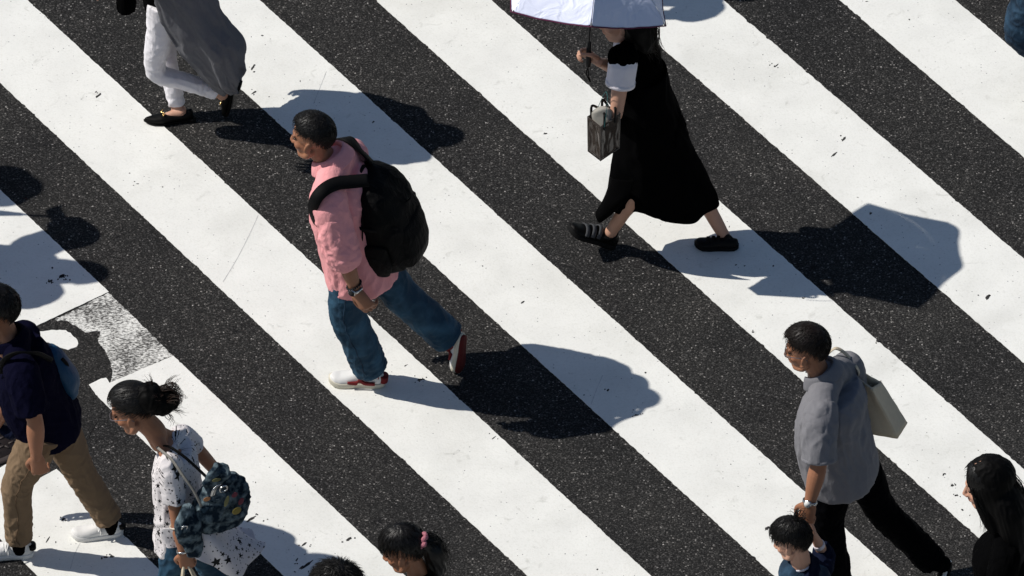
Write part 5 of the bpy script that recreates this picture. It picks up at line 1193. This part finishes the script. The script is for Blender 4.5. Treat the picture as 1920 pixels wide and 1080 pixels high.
def make_star():
    p = Person('woman in a star print blouse and glasses with her hair in a bun', 320, 1195, 1.55, 'L', yaw=16, skin=SKIN, thick=.84)
    p.head(px=(250, 766, 0), yaw=12, pitch=22)
    p.set(neck=(298, 816, .0), shL=(318, 872, .15), shR=(342, 812, -.13), elL=(332, 980, .2), wrL=(344, 1038, .24), elR=(408, 886, -.2), wrR=(444, 900, -.12),
          hipL=(338, 1000, .08), hipR=(344, 960, -.08), knL=(318, 1090, .08), knR=(400, 1075, -.08))
    p.foot('L', (330, 1200), (235, 1205)); p.foot('R', (470, 1130, -.05), (462, 1190))
    p.hand['L'] = dict(curl=1.3, dir=V(.05, 0, -.2), thumb=V(-1, 0, 0), palm=V(.4, 1, 0)); p.hand['R'] = dict(curl=1.0, dir=V(.12, -.3, -.12), thumb=V(.3, .1, 1), palm=V(-.6, .3, 0))
    p.neckend = .8
    p.body(tk=.84)
    p.hair(HAIR, line=((0, 44), (35, 36), (60, 18), (80, 6), (100, -6), (140, -30), (180, -40)), thick=.012, n=1500, ln=.05, lift=.0, streak=.003, crown=(-1, 0, .25))
    h = p.hp; bun = p.at(300, 752, 0)
    g = Geo(); g.ell(h(-.09, 0, .045), (p.hF * .07, p.hL * .07, p.hU * .068)); g.ell(p.at(300, 752, 0), (V(.07, 0, -.01), V(0, .06, 0), V(0, 0, .066))); g.ell(p.at(318, 748, 0), (V(.045, 0, -.01), V(0, .045, 0), V(0, 0, .045))); me = remesh(g, .005, 2); lump(me, 30, .008, 2); fold(me, V(.3, 0, 1), 6, 40, .006, None, None, 3); o = link('hair_bun', me, HAIR_MATT, p.hairo)
    c = p.at(304, 748, 0)
    sp_ = []
    rg = np.random.default_rng(8)
    for i in range(9):
        a = rg.random() * 6.28; d = V(math.cos(a) * .055, rg.normal() * .03, math.sin(a) * .05)
        sp_.append(([c + d * .4, c + d * .9 + V(.008, 0, .006), c + d * 1.2 + V(.025, 0, .008), c + d * 1.35 + V(.045 * rg.random(), 0, .005)], [.012, .018, .018, .016], 12, .006))
    sp_ += [([p.at(285, 728, 0), p.at(280, 712, 0), p.at(276, 706, 0)], [.01, .015, .018], 10, .006), ([p.at(300, 728, 0), p.at(322, 724, 0), p.at(336, 738, 0)], [.014, .02, .02], 60, .006), ([p.at(322, 735, 0), p.at(334, 745, 0), p.at(330, 760, 0)], [.014, .018, .02], 40, .006), ([p.at(312, 765, 0), p.at(328, 768, 0), p.at(345, 774, 0)], [.008, .01, .012], 16, .012)]
    strands(HAIR_WARM, 'loose_hair', p.hairo, sp_, wr=.0011)
    p.glasses(FRAMEGREY)
    # blouse: fitted above, flaring into a tail behind
    g = Geo(); p.torso(g, [(-.25, .0, .19, .17), (.0, .0, .185, .155), (.35, .01, .17, .135), (.7, .01, .17, .13), (.9, 0, .16, .11), (.99, 0, .14, .085)]); p.yoke(g, .05, -.02)
    me = remesh(g, .0055, 4); up = V(.2, 0, 1)
    fold(me, up, 2.5, 14, .010, None, None, 31); fold(me, V(-.5, 0, 1), 3, 20, .005, None, None, 32)
    push(me, p.J['neck'] + V(-.03, -.02, -.0), (.092, .105, .065), (-.0, 0, -.062)); printuv(me, p); sh = link('blouse', me, STAR, p.root)
    for sd, to, r0, r1 in (('L', .62, .066, .076), ('R', .35, .06, .062)):
        g = Geo(); p.sleeve(g, sd, to, r0, r0, r1); me = remesh(g, .005, 3); a_, b_ = p.J['sh' + sd], p.J['el' + sd]; fold(me, b_ - a_ + V(.02, 0, 0), 3, 20, .009, None, None, 33); printuv(me, 'flat'); link('sleeve', me, STAR, sh)
    rows = []
    for pr in (((300, 990, .2), (345, 990, .24), (390, 985, .2), (420, 960, .0), (400, 930, -.15)), ((302, 1002, .2), (352, 1010, .25), (405, 1015, .23), (440, 992, .02), (420, 960, -.15)), ((310, 1012, .2), (362, 1030, .26), (425, 1046, .24), (470, 1015, .03), (440, 990, -.14)), ((316, 1020, .2), (370, 1045, .27), (442, 1082, .24), (494, 1026, .03), (470, 1000, -.12))): rows.append(spline([p.at(*x) for x in pr], 8))
    rows = np.array(rows); grid = np.stack([spline(rows[:, j], 8) for j in range(rows.shape[1])], 1); ni, nj = grid.shape[:2]
    di, dj = np.gradient(grid, axis=0), np.gradient(grid, axis=1); nn = np.cross(di, dj); nn /= np.linalg.norm(nn, axis=2)[..., None] + 1e-9
    I, J_ = np.meshgrid(np.linspace(0, 1, ni), np.linspace(0, 1, nj), indexing='ij')
    grid = grid + nn * (.022 * I * np.sin(J_ * 26 + 1))[..., None]
    g = Geo(); g.sheet(grid, .003); me = subdiv(g, 1); printuv(me, None); link('blouse_tail', me, STAR, p.root)
    p.trousers(DENIM, hip=.1, thigh=.085, knee=.068, ankle=.055, name='jeans', seed=17, amp=.009)
    for sd in 'LR': p.shoe(sd, WHITELEATHER, OFFWHITE)
    p.watch('L', STEEL, dial=False, fr=.9, r=.028, w=.009, name='bracelet'); p.watch('L', CREAM, dial=False, fr=.1, r=.036, w=.004, name='bangle')
    A = p.at
    # ---- denim bag
    r = root('denim_bag', A(420, 1000, .2), 'acid washed denim shoulder bag with patches against the star print blouse', 'shoulder bag')
    cen = A(412, 945, .17); X = nrm(A(455, 935, .12) - A(372, 950, .22)); U = nrm(ZUP + V(.25, 0, 0)); U = orth(U, X); Nn = np.cross(U, X); Nn = Nn if Nn[1] < 0 else -Nn
    B = lambda x, u, n_: cen + X * x * .92 + U * u * .92 + Nn * n_
    g = Geo(); rings = []
    for u, hw, hd, ox in ((-.145, .05, .035, -.0), (-.135, .09, .07, .0), (-.1, .12, .095, .0), (-.03, .14, .105, .005), (.05, .13, .095, .01), (.11, .11, .075, .01), (.15, .085, .05, .01), (.165, .05, .025, .01)):
        rings.append([B(ox + hw * math.copysign(abs(math.cos(a)) ** .6, math.cos(a)), u, .8 * hd * .85 * math.copysign(abs(math.sin(a)) ** .6, math.sin(a))) for a in np.linspace(0, 2 * PI, 28, endpoint=False)])
    g.loft(rings); me = remesh(g, .005, 3); lump(me, 9, .012, 3); fold(me, V(.3, 0, 1), 4, 22, .008, None, None, 5); fold(me, V(1, 0, .2), 4, 26, .006, None, None, 6); link('bag_body', me, ACID, r)
    g = Geo(); g.tube([A(398, 905, .2), A(412, 888, .2), A(424, 878, .17)], [(.06, .02), (.055, .02), (.03, .012)], side=X, seg=16); g.ell(A(432, 902, .16), (X * .05, U * .045, Nn * .035)); me = remesh(g, .005, 2); fold(me, U + X, 5, 25, .01, None, None, 7); link('bag_flap', me, ACID, r)
    g = Geo(); g.tube([A(350, 955, .27), A(353, 985, .28), A(366, 1036, .27)], [(.035, .02), (.065, .035), (.035, .02)], side=X, seg=18); me = remesh(g, .005, 3); lump(me, 20, .012, 4); fold(me, U, 4, 24, .010, None, None, 8); link('side_pocket', me, ACID, r)
    def ringpts(c, rr, n=20, sx=1.0): return [c + (X * math.cos(a) * sx + U * math.sin(a)) * rr for a in np.linspace(0, 2 * PI, n)]
    for c, rr, m_ in ((A(346, 990, .32), .013, STEEL), (A(419, 917, .26), .018, STEEL)):
        g = Geo(); g.tube(ringpts(c, rr), .004, seg=6, sub=1); link('metal_ring', mesh(g), m_, r)
    OR = mat('orange_patch', (.42, .19, .08), .8); YE = mat('mustard_patch', (.22, .17, .04), .8); RE = mat('red_patch', (.14, .03, .045), .8); GR = mat('olive_patch', (.17, .16, .07), .8)
    for c, sx, sy, m_ in ((A(388, 936, .28), .016, .012, OR), (A(425, 940, .285), .010, .03, GR), (A(440, 928, .26), .013, .015, RE), (A(444, 958, .26), .02, .02, YE), (A(452, 940, .22), .012, .02, RE), (A(406, 900, .235), .02, .01, GR)):
        g = Geo(); g.ell(c, (X * sx * 1.1, U * sy * 1.1, Nn * .0035)); link('patch', mesh(g), m_, r)
    g = Geo(); g.ribbon([A(398, 930, .285), A(402, 918, .285), A(412, 908, .27)], X, .02, .004); link('silver_tab', mesh(g), STEEL, r)
    for q in (0, 1):
        g = Geo(); o = q * 10
        g.ribbon([A(378 + o, 950, .25), A(362 + o, 918, .25), A(344 + o, 893, .24), A(322 + o * .7, 862, .2), A(300 + o * .7, 843, .12), A(294 + o, 838, .08)] if q == 0 else [A(398, 905, .2), A(372, 880, .16), A(345, 856, .14), A(318, 838, .1), A(302, 836, .06)], V(.5, -.2, .8), .016, .003); link('bag_strap', mesh(g), STRAPGREY if q == 0 else BLACKWEB, r)
    # ---- paper bag cords in her hand
    t = root('carrier_bag', A(356, 1150, .26), 'cream corded carrier bag held low in the hand of the star print woman', 'carrier bag'); hd = A(348, 1058, .24)
    for q in (0, 1):
        g = Geo(); g.tube([hd + V(-.008, 0, .0), A(343 - 2 * q, 1085, .26 - .02 * q), A(340, 1130, .27 - .06 * q)], .006, seg=8); g.tube([hd + V(.008, 0, 0), A(362 + 4 * q, 1080, .26 - .02 * q), A(385, 1130, .27 - .06 * q)], .006, seg=8); link('cord_handle', mesh(g), CREAM, t)
    c = A(362, 1160, .24); g = Geo(); g.box(c, (V(.13, 0, 0), V(0, .045, 0), V(0, 0, .09))); link('bag_body', mesh(g), CANVAS, t)
HAIR_WARM = mat('sunlit_brown_hair', (0.030, 0.014, 0.008), 0.45, var=.3, vs=50, spec=.4)  # warm brown of the windblown ends round the bun
make_star()
# ================================================================ girl with the pink hair tie, and the boy whose hair shows beside her
PINKTIE = mat('pink_satin', (0.46, 0.16, 0.20), 0.4, var=.15, vs=40, fold=.5, fs=60)
def make_girl():
    p = Person('girl with a fringe and a pink hair tie dressed in black', 790, 1338, 1.2, 'L', yaw=14, skin=SKIN, thick=.9)
    p.head(px=(756, 1030, 0), yaw=10, pitch=18, size=.92)
    p.set(neck=(785, 1082, 0), shL=(795, 1120, .13), shR=(812, 1066, -.13), elL=(800, 1200, .16), wrL=(790, 1250, .18)); p.J['elR'] = p.at(800, 1150, -.18); p.J['wrR'] = p.at(790, 1210, -.18)
    p.body()
    p.hair(HAIR, line=((0, 4), (25, 4), (40, 4), (52, 14), (72, 12), (95, 10), (112, -8), (140, -32), (180, -42)), thick=.018, n=2000, ln=.05, lift=.01, streak=.004, crown=(-.2, 0, 1))
    h = p.hp; g = Geo(); g.tube([h(-.1, 0, .03), p.at(802, 1022, 0), p.at(815, 1034, 0), p.at(818, 1060, 0), p.at(812, 1085, 0)], [.035, .042, .05, .045, .02], seg=16); me = remesh(g, .005, 2); fold(me, V(.3, 0, -1), 2, 30, .008, None, None, 3); link('ponytail', me, HAIR, p.hairo)
    strands(HAIR, 'loose_hair', p.hairo, [([h(-.1, 0, .03), p.at(808, 1016, 0), p.at(820, 1034, 0), p.at(822, 1060, 0)], [.03, .04, .045, .04], 120, .02)])
    g = Geo(); c = p.at(792, 1014, .02); ax = nrm(V(1, 0, -.5)); x = orth(V(0, 1, 0), ax); y = np.cross(ax, x)
    g.tube([c + (x * math.cos(a) + y * math.sin(a)) * (.028 + .005 * math.sin(a * 7)) + ax * .006 * math.sin(a * 5) for a in np.linspace(0, 2 * PI, 40)], .011, seg=8, sub=1); link('hair_tie', mesh(g), PINKTIE, p.hairo)
    p.shirt(BLACKCLOTH, [(-.5, 0, .2, .16), (.3, .02, .175, .14), (.8, 0, .17, .12), (1.02, 0, .13, .09)], sleeves=(.9, .9), name='t_shirt'); p.trousers(BLACKTROUSER, name='leggings'); [p.shoe(sd, WHITELEATHER, OFFWHITE) for sd in 'LR']
    p.collar(BLACKCLOTH, r=.052, h=.03, drop=.03, open_=20)
make_girl()
def make_spiky():
    p = Person('child with short spiky black hair just showing above the lower edge of the picture', 650, 1400, 1.1, 'R', yaw=10, skin=SKIN, thick=.95)
    p.head(px=(633, 1104, 0), yaw=10, pitch=14, size=.95); p.set(neck=(650, 1155, 0)); p.body()
    p.hair(HAIR, thick=.02, n=2600, ln=.04, lift=.55, streak=.006, line=((0, 26), (35, 20), (60, 10), (75, 8), (95, 8), (112, -10), (140, -34), (180, -42)))
    p.shirt(NAVY, [(-.4, 0, .19, .15), (.3, .02, .175, .14), (.8, 0, .17, .12), (1.02, 0, .13, .09)], name='t_shirt'); p.trousers(DENIM_D, name='shorts'); [p.shoe(sd, WHITELEATHER, OFFWHITE) for sd in 'LR']
make_spiky()
# ================================================================ walkers just beyond the frame whose shadows fall into it
def passer(label, gx, gy, H, front, shirtm, trm, yaw=0, stride=1.0, arm=None, hair=HAIR):
    p = Person(label, gx, gy, H, front, yaw=yaw, stride=stride)
    if arm: p.J['elR'], p.J['wrR'] = p.at(*arm[0]), p.at(*arm[1])
    p.body(vox=.006); p.hair(hair, n=500)
    p.shirt(shirtm, [(-.3, 0, .19, .15), (.2, .02, .18, .15), (.8, .01, .17, .13), (1.02, 0, .14, .1)], sleeves=(.85, 1.75 if arm else .85), sr=(.085, .082, .075) if arm else (.074, .068, .06), vox=.008); p.trousers(trm, vox=.008)
    for sd in 'LR': p.shoe(sd, WHITELEATHER, OFFWHITE, vox=.006)
    return p
w1 = passer('person in a navy shirt beyond the frame casting the long shadow on the stripe', -425, 478, 1.62, 'L', NAVY, BLACKTROUSER, arm=((-342, 40, -.24), (-378, 4, -.36)))
w2 = passer('person in grey beyond the frame casting the blunt shadow above', -540, 318, 1.55, 'R', GREYPOLO, DENIM_D)
passer('person in black beyond the frame above the umbrella casting a shadow', 838, -50, 1.6, 'L', BLACKCLOTH, BLACKTROUSER)

fu = root('folded_umbrella', w1.J['wrR'], 'slim folded black umbrella hanging from the raised hand of the walker in navy', 'umbrella'); e = w1.J['wrR'] + V(-.05, .02, -.02)  # unseen umbrella, added to throw the thin strip of shadow
g = Geo(); g.tube([e + V(0, 0, .06), e, e - V(0, 0, .2)], [.008, .008, .006], seg=8); link('handle', mesh(g), BLACKPLASTIC, fu)
g = Geo(); g.tube([e - V(0, 0, .12), e - V(0, 0, .3), e - V(.0, 0, .62)], [.012, .024, .008], seg=10); link('furled_canopy', mesh(g), BLACKNYLON, fu)
g = Geo(); h = w2.hp; c = h(-.01, 0, .075); A_ = lambda r, u: [c + (w2.hF * math.cos(a) + w2.hL * math.sin(a)) * r + w2.hU * u for a in np.linspace(0, 2 * PI, 32, endpoint=False)]
g.loft([A_(.15, -.02), A_(.11, -.004), A_(.1, .05), A_(.085, .085), A_(.04, .095)]); g.loft([A_(.155, -.026), A_(.155, -.018), A_(.1, -.002), A_(.1, -.01)]); link('sun_hat', mesh(g), CANVAS, w2.root)  # unseen hat, added to give this walker's shadow its blunt end
